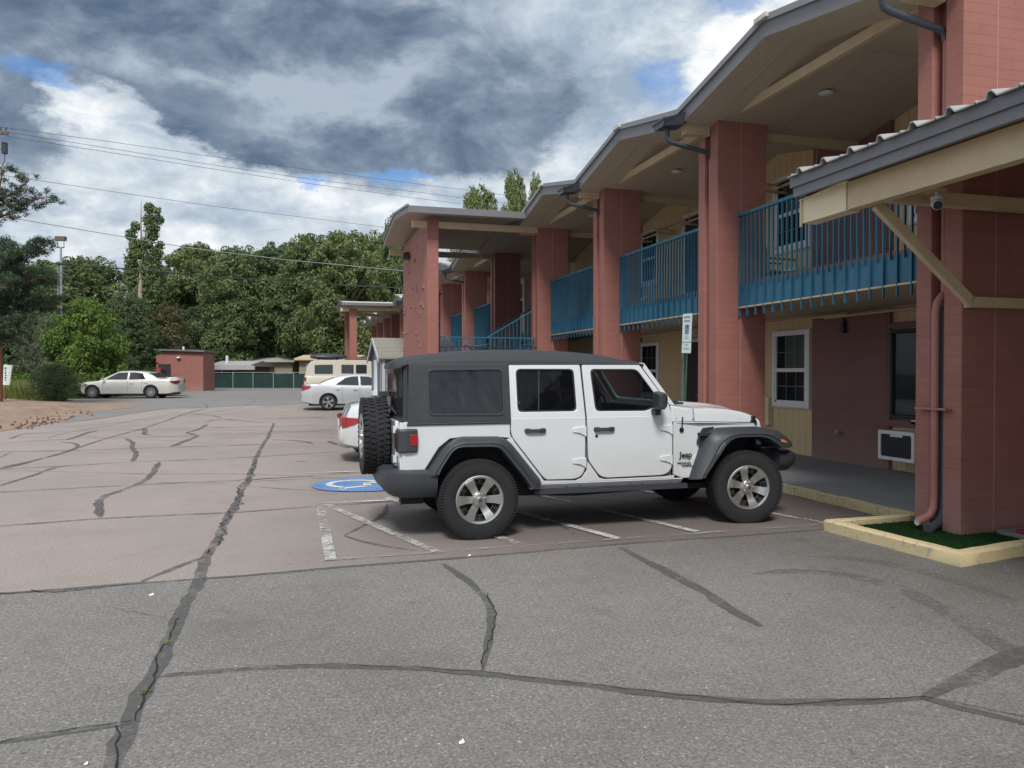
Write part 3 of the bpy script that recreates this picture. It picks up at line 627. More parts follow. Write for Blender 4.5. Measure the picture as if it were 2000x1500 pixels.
# ridge caps, valley gutters, beams, downspouts
for k in range(0, NP - 1):
    if k in EX: continue
    u = pu(k) + .285 + BAY / 2
    mb = MB(); mb.box(5.62, 20.3, u - .13, u + .13, 6.03, 6.10); keep(mb.build('ridge_cap', M_metal, smooth=0, bevel=.01), motel)
gm = MB()
gm.loft([[(5.36, -.20, 5.44), (5.36, .20, 5.44), (5.36, .15, 5.34), (5.36, -.15, 5.34)], [(5.74, -.22, 5.58), (5.74, .22, 5.58), (5.74, .15, 5.40), (5.74, -.15, 5.40)]])
gm.box(5.345, 5.362, -.215, .215, 5.43, 5.462)
gme = gm.build('valley_gutter', M_gut, smooth=0, me_only=True)
dm = MB()
dm.tube([(5.50, 0, 5.38), (5.50, 0, 5.22), (5.53, 0, 5.17), (5.60, 0, 5.145), (6.18, .01, 5.05), (6.24, .01, 5.03), (6.268, .01, 5.0), (6.275, .01, 4.94)], .038, 10)
dme = dm.build('gutter_elbow', M_gut, smooth=50, me_only=True)
vm = MB(); vm.box(5.78, 6.2, -.07, .07, 5.285, 5.435); vm.box(7.05, 9, -.07, .07, 5.285, 5.435)
vme = vm.build('valley_beam', M_yelp, smooth=0, me_only=True)
pm = MB(); pm.tube([(6.275, .01, 4.94), (6.275, .01, .35)], .042, 10); ppe = pm.build('downspout', M_pipe, smooth=50, me_only=True)
for k in range(0, 11):
    u = pu(k) + .285
    if k not in (3, 4, 9, 10):
        keep(link('valley_gutter', gme, None, (0, u, 0)), motel); keep(link('gutter_elbow', dme, None, (0, u, 0)), motel)
    keep(link('valley_beam', vme, None, (0, u, 0), bevel=.006), motel)
    if k: keep(link('downspout', ppe, None, (0, u, 0)), motel)
# the pipes at the foot of the nearest pillar
u = pu(0) + .295
mb = MB(); mb.tube([(6.285, u - .01, 4.94), (6.285, u - .01, 2.3)], .04, 10); keep(mb.build('downspout', M_pipe, smooth=50), motel); mb = MB(); mb.tube([(6.28, u - .02, 2.3), (6.27, u - .02, .28), (6.25, u - .03, .20), (6.18, u - .05, .13), (6.05, u - .10, .10)], .040, 12); mb.tube([(6.05, u - .10, .10), (5.99, u - .12, .095)], .050, 12)
keep(mb.build('downspout', M_gut, smooth=50), motel)
mb = MB(); mb.tube([(6.29, u - .035, 2.42), (6.24, u - .02, 2.40), (6.19, u - .01, 2.33), (6.18, u, 2.24), (6.18, u + .0, .40), (6.17, u, .27), (6.12, u + .0, .20), (6.04, u + .01, .16)], .038, 12)
mb.tube([(6.055, u + .008, .168), (5.98, u + .015, .14)], .043, 12, caps=False)
mb.box(6.12, 6.20, u - .19, u + .20, 1.26, 1.28)
keep(mb.build('downspout', M_pipe, smooth=50), motel)
mb = MB(); mb.lathe([(0, 0), (.036, 0), (.036, .01), (.0, .01)], 14, 'x', 0, (5.985, u + .015, .142)); keep(mb.build('pipe_mouth', M_whf, smooth=50), motel)
mb = MB(); mb.box(7.4, 9.0, -12, 2.6, 0, 3.75); keep(mb.build('unseen_shade_block', M_block, smooth=0), motel)  # unseen block added to darken the pillar face under the canopy
# long beam on the pillar heads, lamps, sprinkler pipes
for k in range(0, 9):
    if k == 3: continue
    a, b = pu(k) + .57, pu(k + 1); mb = MB(); mb.box(6.42, 6.50, a - .3, b + .3, 5.50, 5.63); keep(mb.build('ridge_beam', M_yelp, smooth=0, bevel=.004), motel)
    uu = (a + b) / 2 + .95; mb = MB(); mb.lathe([(0, .0), (.085, .0), (.10, .012), (.10, .03), (0, .03)], 20, 'z', 0, (7.35, uu, 5.61)); keep(mb.build('ceiling_light', M_whf, smooth=50), motel)
    if k < 3:
        mb = MB()
        mb.tube([(8.7, a - .4, 5.08), (8.7, b, 5.08)], .025, 8); mb.tube([(8.85, a - .4, 5.24), (8.85, b + .5, 5.24)], .018, 8); mb.tube([(8.2, a + 1.2, 5.05), (8.7, a + 1.4, 5.08), (8.95, a + 1.6, 5.07)], .016, 6)
        for q in (.4, 1.6, 2.8): mb.tube([(8.7, a + q, 5.08), (8.7, a + q, 5.5)], .008, 6); mb.box(8.5, 8.95, a + q - .02, a + q + .02, 5.0, 5.045)
        keep(mb.build('sprinkler_pipe', M_yelp, smooth=50), motel)
        mb = MB(); mb.tube([(8.6, a - .5, 2.58), (8.6, b + .6, 2.55)], .022, 8); mb.tube([(8.75, a - .5, 2.60), (8.75, b + .6, 2.60)], .012, 6)
        keep(mb.build('conduit', M_yelp, smooth=50), motel)
# balconies
for k in range(NP - 1):
    if k in EX: continue
    a, b = pu(k) + .57, pu(k + 1)
    mb = MB(); mb.box(6.62, 9.0, a, b, 2.66, 2.93); mb.box(7.052, 9.0, a - .57, a, 2.66, 2.93); keep(mb.build('balcony_slab', M_soff, smooth=0), motel)
    mb = MB(); mb.box(6.585, 6.62, a + .01, b - .004, 2.64, 2.97); keep(mb.build('balcony_fascia', M_teal, smooth=0, bevel=.003), motel)
    mb = MB(); mb.box(6.56, 6.625, a + .003, b - .002, 2.615, 2.637); keep(mb.build('drip_trim', M_yelp, smooth=0), motel)
    mb = MB(); mb.box(6.55, 6.61, a + .002, b - .002, 4.015, 4.06); n = 36; st = (b - a - .05) / n
    for j in range(n + 1):
        y = a + .02 + st * j; z0 = 2.49 if j % 2 == 0 else 2.92; w = .016 if k < 4 else .02
        mb.box(6.555, 6.583, y - w / 2, y + w / 2, z0, 4.015)
    mb.box(6.558, 6.58, a + .002, b - .002, 2.985, 3.0) if k > 90 else None
    keep(mb.build('balcony_railing', M_teal, smooth=0), motel)
    mb = MB(); mb.box(6.80, 6.83, a, b, 2.932, 3.06); keep(mb.build('threshold', M_block, smooth=0), motel) if k < 3 else None
# windows and doors
def window(u0, u1, z0, z1, name='window', curtain=True, dark=False):
    fr = MB(); x = 8.93
    if dark:
        fr.loft([[(xx, u0 + e, z0 + e), (xx, u1 - e, z0 + e), (xx, u1 - e, z1 - e), (xx, u0 + e, z1 - e)] for xx, e in ((9.0, 0), (x, 0), (x - .01, .06), (8.97, .07))], True, False)
    else:
        fr.loft([[(xx, u0 + e, z0 + e), (xx, u1 - e, z0 + e), (xx, u1 - e, z1 - e), (xx, u0 + e, z1 - e)] for xx, e in ((9.0, 0), (x + .01, 0), (x - .005, .03), (x - .005, .10), (x + .02, .105))], True, False)
        zm = (z0 + z1) / 2 - .02; fr.box(x + .0, 8.98, u0 + .10, u1 - .10, zm - .035, zm + .035)
        fr.box(x + .012, 8.98, u0 + .10, u0 + .135, z0 + .1, z1 - .1); fr.box(x + .012, 8.98, u1 - .135, u1 - .10, z0 + .1, z1 - .1); fr.box(x + .012, 8.98, u0 + .10, u1 - .1, z0 + .1, z0 + .14)
        for q in (1 / 3, 2 / 3): y = u0 + .13 + (u1 - u0 - .26) * q; fr.box(x + .034, x + .044, y - .008, y + .008, z0 + .1, z1 - .1)
        for zz in ((zm + z1 - .08) / 2, (zm + z0 + .1) / 2): fr.box(x + .034, x + .044, u0 + .13, u1 - .13, zz - .008, zz + .008)
    f = keep(fr.build(name, M_ydark if dark else M_whf, smooth=0), motel)
    g = MB(); g.add([(x + .03, u0 + .07, z0 + .07), (x + .03, u1 - .07, z0 + .07), (x + .03, u1 - .07, z1 - .07), (x + .03, u0 + .07, z1 - .07)], [(0, 1, 2, 3)]); g.build('pane', M_wgl, f, smooth=0)
    k_ = MB(); k_.add([(x + .066, u0 + .05, z0 + .05), (x + .066, u1 - .05, z0 + .05), (x + .066, u1 - .05, z1 - .05), (x + .066, u0 + .05, z1 - .05)], [(0, 1, 2, 3)]); k_.build('dark_room', M_black, f, smooth=0)
    if curtain:
        c = MB(); n = 40; ua, ub = u0 + .12, u1 - .33; rows = [[(x + .055 + .006 * math.sin(j * 1.9), ua + (ub - ua) * j / n, z) for z in ((z0 + .12) if curtain == 2 else z0 + (z1 - z0) * .5, z1 - .1)] for j in range(n + 1)]
        c.loft(rows, False, False); c.build('curtain', M_curt, f, smooth=60)
def door(u0, u1, z0, z1):
    fr = MB()
    for a, b in ((u0, u0 + .07), (u1 - .10, u1)): fr.box(8.92, 8.99, a, b, z0, z1)
    fr.box(8.92, 8.99, u0 + .071, u1 - .101, z1 - .08, z1); f = keep(fr.build('door', M_whf, smooth=0, bevel=.004), motel)
    d = MB(); d.box(8.955, 8.995, u0 + .072, u1 - .102, z0, z1 - .081); d.build('door_leaf', M_ydark, f, smooth=0)
    h = MB(); h.tube([(8.95, u0 + .16, z0 + 1), (8.90, u0 + .16, z0 + 1), (8.90, u0 + .26, z0 + 1)], .012, 8); h.build('handle', M_galv, f)
for r in range(0, 7):
    s = 2 * BAY * r * 0 + 8.9 * r
    for z in (.12, 2.9):
        window(11.85 + s, 12.96 + s, z + .85 + (.15 if z > 1 else 0), z + 2.31 + (.14 if z > 1 else 0), curtain=1)
        if r < 3: window(17.80 + s, 18.90 + s, z + .85 + (.15 if z > 1 else 0), z + 2.31 + (.14 if z > 1 else 0), curtain=0)
        if r < 4: door(15.55 + s, 16.52 + s, z, z + (2.30 if z < 1 else 2.45))
window(8.6, 9.90, .92, 2.30, 'display_window', False, True); window(8.35, 9.55, 3.86, 5.37, curtain=1)
# air conditioner through the wall, wall vent, hose tap
def ac(u0, u1, z0, z1, x0=8.55, lab=None):
    b = MB(); b.box(x0 + .02, 9, u0 + .01, u1 - .01, z0 + .01, z1 - .01); r = keep(b.build('air_conditioner', M_whf, smooth=0, bevel=.006), motel)
    f = MB(); plate(f, rounded(rect(u0, u1, z0, z1), .015), [rounded(rect(u0 + .05, u1 - .05, z0 + .05, z1 - .055), .03)], .03, .004, lambda a, b_, w: (x0 + w, a, b_)); f.box(x0 - .004, x0 + .01, (u0 + u1) / 2 - .12, (u0 + u1) / 2 + .12, z1 - .09, z1 - .054); f.build('front_frame', M_whf, r, smooth=30)
    g = MB(); g.add([(x0 + .012, u0 + .03, z0 + .03), (x0 + .012, u1 - .03, z0 + .03), (x0 + .012, u1 - .03, z1 - .03), (x0 + .012, u0 + .03, z1 - .03)], [(0, 1, 2, 3)])
    for j in range(18): zz = z0 + .055 + j * (z1 - z0 - .115) / 17; g.box(x0 + .0, x0 + .011, u0 + .05, u1 - .05, zz - .0045, zz + .0045)
    g.build('grille', M_ydark, r, smooth=0)
ac(8.98, 9.68, .33, .77); ac(18.1, 18.75, 3.2, 3.6, 8.8); ac(12.0, 12.65, 3.15, 3.55, 8.8)
mb = MB(); mb.box(8.93, 9, 8.7, 9.45, .86, .92); keep(mb.build('ledge', M_yels, smooth=0), motel)
mb = MB(); mb.box(8.90, 9.0, 13.02, 13.2, .6, 1.15); keep(mb.build('utility_box', M_yels, smooth=0, bevel=.01), motel)
mb = MB(); mb.tube([(8.95, 11.0, .62), (8.85, 11.0, .62), (8.82, 11.0, .57)], .018, 8); mb.lathe([(0, -.01), (.035, -.01), (.035, .01), (0, .01)], 10, 'x', 0, (8.86, 11.0, .62)); keep(mb.build('hose_tap', M_galv), motel)
mb = MB(); mb.box(8.86, 8.95, 10.86, 10.95, 2.30, 2.48); mb.tube([(8.9, 10.9, 2.48), (8.9, 10.9, 2.56)], .02, 6); keep(mb.build('wall_lamp', M_ydark), motel)
# stair bays: textured end wall, stairs, landings and railings
def railing(name, P, h, gap=.12, low=.08, r=.014, parent=motel, mt=M_teal):
    mb = MB()
    for a, b in zip(P, P[1:]):
        a, b = Vector(a), Vector(b); H = Vector((0, 0, h)); lo = Vector((0, 0, low)); mb.bar(a + H, b + H, .045, .03); mb.bar(a + lo, b + lo, .03, .025); n = max(1, int((b - a).length / gap))
        for j in range(n + 1): p = a.lerp(b, j / n); mb.bar(p + lo, p + H, r, r, up=(1, 0, 0))
    return keep(mb.build(name, mt, smooth=0), parent)
for k in EX:
    u = pu(k); g = gz(3, u)
    if k == 3:
        mb = MB(); mb.box(3.27, 3.56, u, u + 4.43, -.1, 5.52); keep(mb.build('end_wall', M_block, smooth=0, bevel=.01), motel)
        q = random.Random(4); mb = MB()
        for j in range(46):
            yy = q.uniform(u + .2, u + 4.2); zz = round(q.uniform(.5, 5.0) / .1) * .1; w = q.choice((.15, .2, .3)); e = q.uniform(.025, .055)
            mb.loft([[(3.272, yy, zz + .01), (3.272, yy + w, zz + .01), (3.272, yy + w, zz + .09), (3.272, yy, zz + .09)], [(3.27 - e, yy + .012, zz + .018), (3.27 - e * .4, yy + w - .012, zz + .018), (3.27 - e * .4, yy + w - .012, zz + .082), (3.27 - e, yy + .012, zz + .082)]])
        keep(mb.build('protruding_blocks', M_block, smooth=0), motel)
        mb = MB(); mb.prism([(5.25, -0.0), (5.5, 0), (5.5, .02), (5.25, .02)], lambda a, b, w: (w, u + 1, a + b), 3.2, 3.27) if 0 else mb.box(3.06, 3.27, u + 2.9, u + 3.25, 4.93, 5.08)
        mb.tube([(3.27, u + 3.1, 5.12), (3.16, u + 3.1, 5.12), (3.1, u + 3.1, 5.05)], .03, 6); keep(mb.build('floodlight', M_ydark, smooth=0, bevel=.01), motel)
    else:
        mb = MB(); mb.box(3.2, 3.62, u, u + .4, -.1, 5.40); mb.box(3.2, 3.62, u + 4.1, u + 4.5, -.1, 5.40); keep(mb.build('end_post', M_block, smooth=0, bevel=.01), motel)
        mb = MB(); mb.prism([(0, 0), (.5, .0), (.5, .12), (.35, .2), (0, .2)], lambda a, b, w: (2.66 + a, w, 5.22 + b), u - .1, u + .02); keep(mb.build('beam_end', M_yelp, smooth=0), motel)
    mb = MB(); mb.box(3.6, 5.0, u + .6, u + 3.6, 1.42, 1.52)
    for j in range(9):
        x = 5.0 + .27 * j; z = 1.52 + .153 * (j + 1); mb.box(x, x + .29, u + .75, u + 1.95, z - .04, z)
    for j in range(9):
        x = 5.0 + .27 * j; z = 1.52 - .153 * (j + 1); mb.box(x, x + .29, u + 2.2, u + 3.4, z - .04, z)
    mb.bar((5.0, u + .75, 1.45), (7.4, u + .75, 2.85), .05, .25); mb.bar((5.0, u + 1.98, 1.45), (7.4, u + 1.98, 2.85), .05, .25); mb.bar((5.0, u + 2.2, 1.45), (7.4, u + 2.2, .15), .05, .25)
    mb.box(7.4, 9, u + .57, u + 4.4, 2.75, 2.93); keep(mb.build('stairs', M_teal, smooth=0), motel)
    railing('stair_railing', [(3.7, u + .62, 1.52), (5.0, u + .72, 1.52), (7.4, u + .72, 2.93), (9, u + .72, 2.93)], 1.05)
    railing('stair_railing', [(5.0, u + 2.02, 1.52), (7.4, u + 2.02, 2.93), (7.4, u + 4.4, 2.93)], 1.0)
    railing('stair_railing', [(3.7, u + .62, 1.52), (3.7, u + 3.5, 1.52)], 1.05); railing('stair_railing', [(5.0, u + 3.5, 1.52), (7.2, u + 3.5, .3)], .95)
    railing('stair_railing', [(3.62, u + .3, 1.60), (6.2, u + .3, 1.60)], .95, .13); railing('stair_railing', [(3.62, u + .15, .1), (6.2, u + .15, .1)], 2.2, .16, .1, .016, mt=M_ydark) if k == 3 else None

# chair on the nearest balcony
ch = thing('patio_chair', 'grey high backed patio chair on the nearest upper balcony by the window', 'chair', (8.15, 11.70, 2.93) if 0 else (8.15, 11.70, 2.935), R(-8)); M_chr = mat('grey chair mesh', (.16, .17, .16), .8)
mb = MB(); mb.loft([[(-.22, -.24, .42), (-.22, .24, .42), (-.22, .24, .46), (-.22, -.24, .46)], [(.24, -.24, .40), (.24, .24, .40), (.24, .24, .44), (.24, -.24, .44)]]); mb.build('seat', M_chr, ch, smooth=0, bevel=.008)
mb = MB(); mb.loft([[(-.24, -.24, .46), (-.24, .24, .46), (-.22, .24, .46), (-.22, -.24, .46)], [(-.36, -.23, 1.04), (-.36, .23, 1.04), (-.34, .23, 1.04), (-.34, -.23, 1.04)]]); mb.build('backrest', M_chr, ch, smooth=0, bevel=.004)
for x_, y_ in ((-.2, -.22), (-.2, .22), (.22, -.22), (.22, .22)): mb = MB(); mb.tube([(x_, y_, 0), (x_, y_, .43)], .014, 6); mb.build('leg', M_ydark, ch)
for y_ in (-.25, .25): mb = MB(); mb.tube([(-.28, y_, .66), (.22, y_, .64), (.23, y_, .42)], .014, 6); mb.build('armrest', M_ydark, ch)

# ------------------------------------------------------------------ entrance canopy beside the nearest pillar
can = thing('entrance_canopy', 'low entrance canopy with grey fascia, yellow beam and brace', 'canopy', (5.3, 5.9, 0))
C0, C1 = -12.0, 6.72
def ribbed(x0, x1, z0, z1, y0, y1, th=.012, pitch=.36, rh=.05):
    mb = MB(); pr = []; y = y0
    while y < y1:
        for d, h in ((0, 0), (.12, 0), (.165, rh), (.195, rh), (.215, 0), (.29, 0), (.30, .014), (.312, 0)):
            if y + d < y1: pr.append((y + d, h))
        y += pitch
    pr.append((y1, 0))
    rows = [[(x, p, z + h) for p, h in pr] for x, z in ((x0, z0), (x1, z1))]; rows = [rows[0] + [(x, p, z - th) for (x, p, z) in reversed(rows[0])], rows[1] + [(x, p, z - th) for (x, p, z) in reversed(rows[1])]]
    mb.loft(rows, True, True); return mb
keep(ribbed(4.80, 9.0, 3.605, 4.25, C0, C1).build('metal_roof', mat('grey ribbed metal', (.34, .34, .34), .45, var=.2), smooth=0), can)
mb = MB(); mb.loft([[(4.92, C0, 3.43), (4.92, C1 - .05, 3.43), (4.92, C1 - .05, 3.56), (4.92, C0, 3.56)], [(8.9, C0, 4.05), (8.9, C1 - .05, 4.05), (8.9, C1 - .05, 4.19), (8.9, C0, 4.19)]])
keep(mb.build('soffit', M_yelp, smooth=0), can)
mb = MB(); mb.box(4.87, 4.915, C0, C1, 3.40, 3.50); mb.box(4.845, 4.868, C0, C1 + .02, 3.495, 3.60); mb.box(4.916, 8.9, C1 - .045, C1 + .0, 3.42, 3.58)
keep(mb.build('fascia', M_fas, smooth=0, bevel=.004), can)
mb = MB(); mb.box(5.03, 5.15, C0, 6.12, 3.165, 3.428); keep(mb.build('beam', M_yelp, smooth=0, bevel=.005), can)
mb = MB()
mb.loft([[(5.02, 6.13, 3.16), (5.02, 6.13, 3.43), (5.19, 6.13, 3.43), (5.19, 6.13, 3.16)], [(5.0, 6.44, 3.15), (5.0, 6.44, 3.415), (5.19, 6.44, 3.42), (5.19, 6.44, 3.16)], [(5.01, 6.76, 3.155), (5.01, 6.76, 3.385), (5.18, 6.76, 3.39), (5.18, 6.76, 3.15)]])
mb.box(4.985, 5.01, 6.755, 6.77, 3.12, 3.40); mb.loft([[(4.98, 6.1, 3.425), (5.2, 6.1, 3.43), (5.2, 6.1, 3.436), (4.98, 6.1, 3.431)], [(4.975, 6.78, 3.385), (5.2, 6.78, 3.39), (5.2, 6.78, 3.396), (4.975, 6.78, 3.391)]])
keep(mb.build('beam_end_cap', M_yels, smooth=0, bevel=.004), can)
mb = MB(); mb.bar((5.14, 5.87, 3.17), (6.235, 5.87, 2.30), .06, .10, up=(0, 0, 1)); keep(mb.build('brace', M_yelp, smooth=0, bevel=.004), can)
mb = MB(); mb.box(6.21, 9, 5.84, 5.932, 2.255, 2.355); keep(mb.build('ledger', M_yelp, smooth=0, bevel=.004), can)
mb = MB(); mb.box(5.152, 8.9, 5.70, 5.80, 3.165, 3.285); keep(mb.build('cross_beam', M_yelp, smooth=0, bevel=.004), can)
mb = MB(); mb.lathe([(0, 0), (.05, 0), (.05, .025), (.035, .03), (.015, .035), (.015, .07)], 18, 'z', 0, (0, 0, -.07)); sc_ = keep(mb.build('security_camera', M_whf, None, (5.50, 5.55, 3.235), smooth=50), can)
mb = MB(); mb.box(5.44, 5.56, 5.49, 5.72, 3.236, 3.262); keep(mb.build('camera_bracket', M_yelp, smooth=0), can)
dr = Vector((-.45, -.75, -.45)).normalized(); mb = MB(); mb.M = Matrix.Translation((0, 0, -.10)) @ dr.to_track_quat('Y', 'Z').to_matrix().to_4x4()
mb.lathe([(0, -.07), (.035, -.06), (.045, -.03), (.045, .06), (.040, .065), (.040, .055), (0, .055)], 20, 'y'); mb.build('camera_body', M_whf, sc_, smooth=50)
mb = MB(); mb.M = Matrix.Translation((0, 0, -.10)) @ dr.to_track_quat('Y', 'Z').to_matrix().to_4x4(); mb.lathe([(0, .060), (.039, .060), (.039, .056), (0, .056)], 20, 'y'); mb.build('lens', M_ydark, sc_, smooth=50)

# ------------------------------------------------------------------ accessible parking sign
sx, sy = 6.12, 11.30
sg = thing('parking_sign', 'white accessible parking sign with blue symbol on a green post', 'sign', (sx, sy, .0))
mb = MB(); mb.loft([[(x, y, z) for x, y in ((.0, -.028), (.014, -.014), (.014, .014), (.0, .028), (.006, .012), (.006, -.012))] for z in (0, 2.55)]); mb.build('post', mat('green sign post', (.03, .10, .06), .5), sg, smooth=0)
M_sgw = mat('sign white', (.68, .76, .76), .35); M_sgb = mat('sign blue', (.05, .14, .50), .4); M_sgg = mat('sign green lettering', (.05, .22, .18), .5)
p = MB(); plate(p, rounded(rect(-.15, .15, 2.13, 2.59), .02), [], .004, .001, lambda a, b, w: (-.012 + w, -a, b)); P1 = p.build('sign_plate', M_sgw, sg, smooth=0)
p = MB(); plate(p, rounded(rect(-.15, .15, 1.95, 2.12), .015), [], .004, .001, lambda a, b, w: (-.012 + w, -a, b)); P2 = p.build('sign_plate', M_sgw, sg, smooth=0)
f = lambda a, b, w: (-.0155, -a, b)
p = MB(); plate(p, rounded(rect(-.06, .06, 2.26, 2.41), .008), [], .001, 0, lambda a, b, w: (-.0148, -a, b)); p.build('symbol_panel', M_sgb, P1, smooth=0)
p = MB(); F2 = lambda a, b: (-.0165, -a, b)
def arc2(ca, cb, r0, r1, a0, a1, n=16): p.loft([[F2(ca + r * math.cos(t), cb + r * math.sin(t)) for r in (r0, r1)] for t in [R(a0 + (a1 - a0) * k / n) for k in range(n + 1)]], False, False)
arc2(-.004, 2.305, .026, .035, 120, 350); arc2(-.012, 2.392, 0, .010, 0, 360)
for q0, q1 in (((-.012, 2.378), (-.006, 2.325)), ((-.006, 2.327), (.022, 2.327)), ((.022, 2.33), (.036, 2.288)), ((.034, 2.29), (.046, 2.296)), ((-.008, 2.352), (.018, 2.352))):
    d = (Vector(q1) - Vector(q0)).normalized(); n_ = Vector((-d.y, d.x)) * .005; p.add([F2(*(Vector(q) + e)) for q, e in ((q0, n_), (q1, n_), (q1, -n_), (q0, -n_))], [(0, 1, 2, 3)])
p.build('wheelchair_symbol', M_sgw, P1, smooth=0, recalc=False)
p = MB(); text(p, 'RESERVED', .045, lambda a, b, w: f(a, b + 2.53, w), bold=.0008); text(p, 'PARKING', .045, lambda a, b, w: f(a, b + 2.47, w), bold=.0008); text(p, 'PERMIT', .025, lambda a, b, w: f(a, b + 2.225, w)); text(p, 'REQUIRED', .025, lambda a, b, w: f(a, b + 2.19, w)); p.build('lettering', M_sgg, P1, smooth=0)
p = MB(); text(p, 'VAN', .045, lambda a, b, w: f(a, b + 2.08, w)); text(p, 'ACCESSIBLE', .036, lambda a, b, w: f(a, b + 2.02, w)); p.build('lettering', M_sgg, P2, smooth=0)
sg.rotation_euler = (R(2), R(1.0), 0)

# ------------------------------------------------------------------ vehicles
M_white = mat('white car paint', (.63, .665, .695), .2, coat=1.0, spec=.5)
M_silver = mat('silver car paint', (.52, .54, .56), .32, metal=.35, coat=.5)
M_beige = mat('beige car paint', (.60, .58, .54), .30, metal=.15, coat=.5)
M_vbeige = mat('cream van paint', (.55, .52, .45), .4)
M_redp = mat('dark red car paint', (.22, .02, .02), .3, coat=.5)
M_plast = mat('grey black plastic', (.036, .041, .049), .48, bump=.08, bscale=300)
M_fab = mat('black canvas top', (.034, .038, .046), .72, bump=.35, bscale=9, var=.12, vscale=3)
M_vinyl = glass_mat('tinted vinyl window', (.018, .020, .025), (.45, .45, .46), .20, rough=.10)
M_cgl = glass_mat('tinted car glass', (.008, .010, .013), (.66, .72, .74), .68, rough=.02)
M_dgl = mat('dark car glass', (.03, .035, .04), .05, spec=.7)
M_rub = mat('rubber seal', (.015, .016, .018), .6)
M_tyre = mat('tyre rubber', (.014, .015, .018), .82, var=.3, vscale=12, bump=.1, bscale=60)
M_alu = mat('machined alloy', (.50, .50, .49), .28, metal=.85)
M_alud = mat('dark alloy pocket', (.07, .072, .078), .4, metal=.5)
M_chrome = mat('chrome', (.75, .75, .75), .12, metal=1)
M_under = mat('underbody', (.02, .021, .023), .8)
M_seat = mat('dark seat cloth', (.035, .037, .042), .8)
M_lred = mat('red lamp lens', (.30, .006, .012), .2, spec=.6, coat=.5)
M_lred2 = mat('dark lamp lens', (.04, .008, .012), .15, coat=.5)
M_amb = mat('amber lens', (.75, .20, .02), .25, coat=.4)
M_clear = mat('clear lamp lens', (.55, .56, .58), .12, coat=.5)
M_black2 = mat('badge black', (.012, .012, .014), .4)
M_gap = mat('shaded panel gap', (.10, .105, .11), .8)  # grey puts the gap shade into the colour; the tub itself is white

def tyre_mb(Rr, w, rim, chunky=False, n=34, dep=.014):
    mb = MB(); h = w / 2; rt = Rr - dep
    prof = [(rim - .008, -h * .80), (rim + .015, -h * .93), (rim + .05, -h * 1.0), (rt - .045, -h * 1.0), (rt - .015, -h * .93), (rt, -h * .78), (rt + .002, 0), (rt, h * .78), (rt - .015, h * .93), (rt - .045, h), (rim + .05, h), (rim + .015, h * .93), (rim - .008, h * .80)]
    mb.lathe(prof, 56)
    if chunky:
        for k in range(n):
            t0 = 2 * math.pi * k / n
            def blk(pts, h0=rt - .004, h1=Rr, tp=.86):
                cx = sum(p[0] for p in pts) / len(pts); cy = sum(p[1] for p in pts) / len(pts); rows = []
                for rr, q in ((h0, 1.0), (h1, tp)):
                    rows.append([((rr) * math.cos(t0 + (cx + (a - cx) * q)), cy + (b - cy) * q, rr * math.sin(t0 + (cx + (a - cx) * q))) for a, b in pts])
                mb.loft(rows, True, True)
            A = 2 * math.pi / n; s = h
            for sg_ in (1, -1):
                o = 0 if sg_ > 0 else A * .5
                blk([(o + .02 * A, sg_ * .62 * s), (o + .12 * A, sg_ * 1.0 * s), (o + .70 * A, sg_ * 1.0 * s), (o + .62 * A, sg_ * .58 * s)])
                blk([(o - .35 * A, sg_ * .12 * s), (o - .10 * A, sg_ * .52 * s), (o + .42 * A, sg_ * .50 * s), (o + .28 * A, sg_ * .30 * s), (o + .10 * A, sg_ * .06 * s)])
                blk([(o + .05 * A, sg_ * .96 * s), (o + .60 * A, sg_ * .96 * s), (o + .55 * A, sg_ * 1.015 * s), (o + .12 * A, sg_ * 1.015 * s)], rt - .04, rt - .002, 1.0)
    return mb
TY = tyre_mb(.395, .255, .222, True, 84, .004).build('tyre', M_tyre, smooth=25, me_only=True); TS = tyre_mb(.405, .26, .222, True, 44, .014).build('tyre', M_tyre, smooth=25, me_only=True)
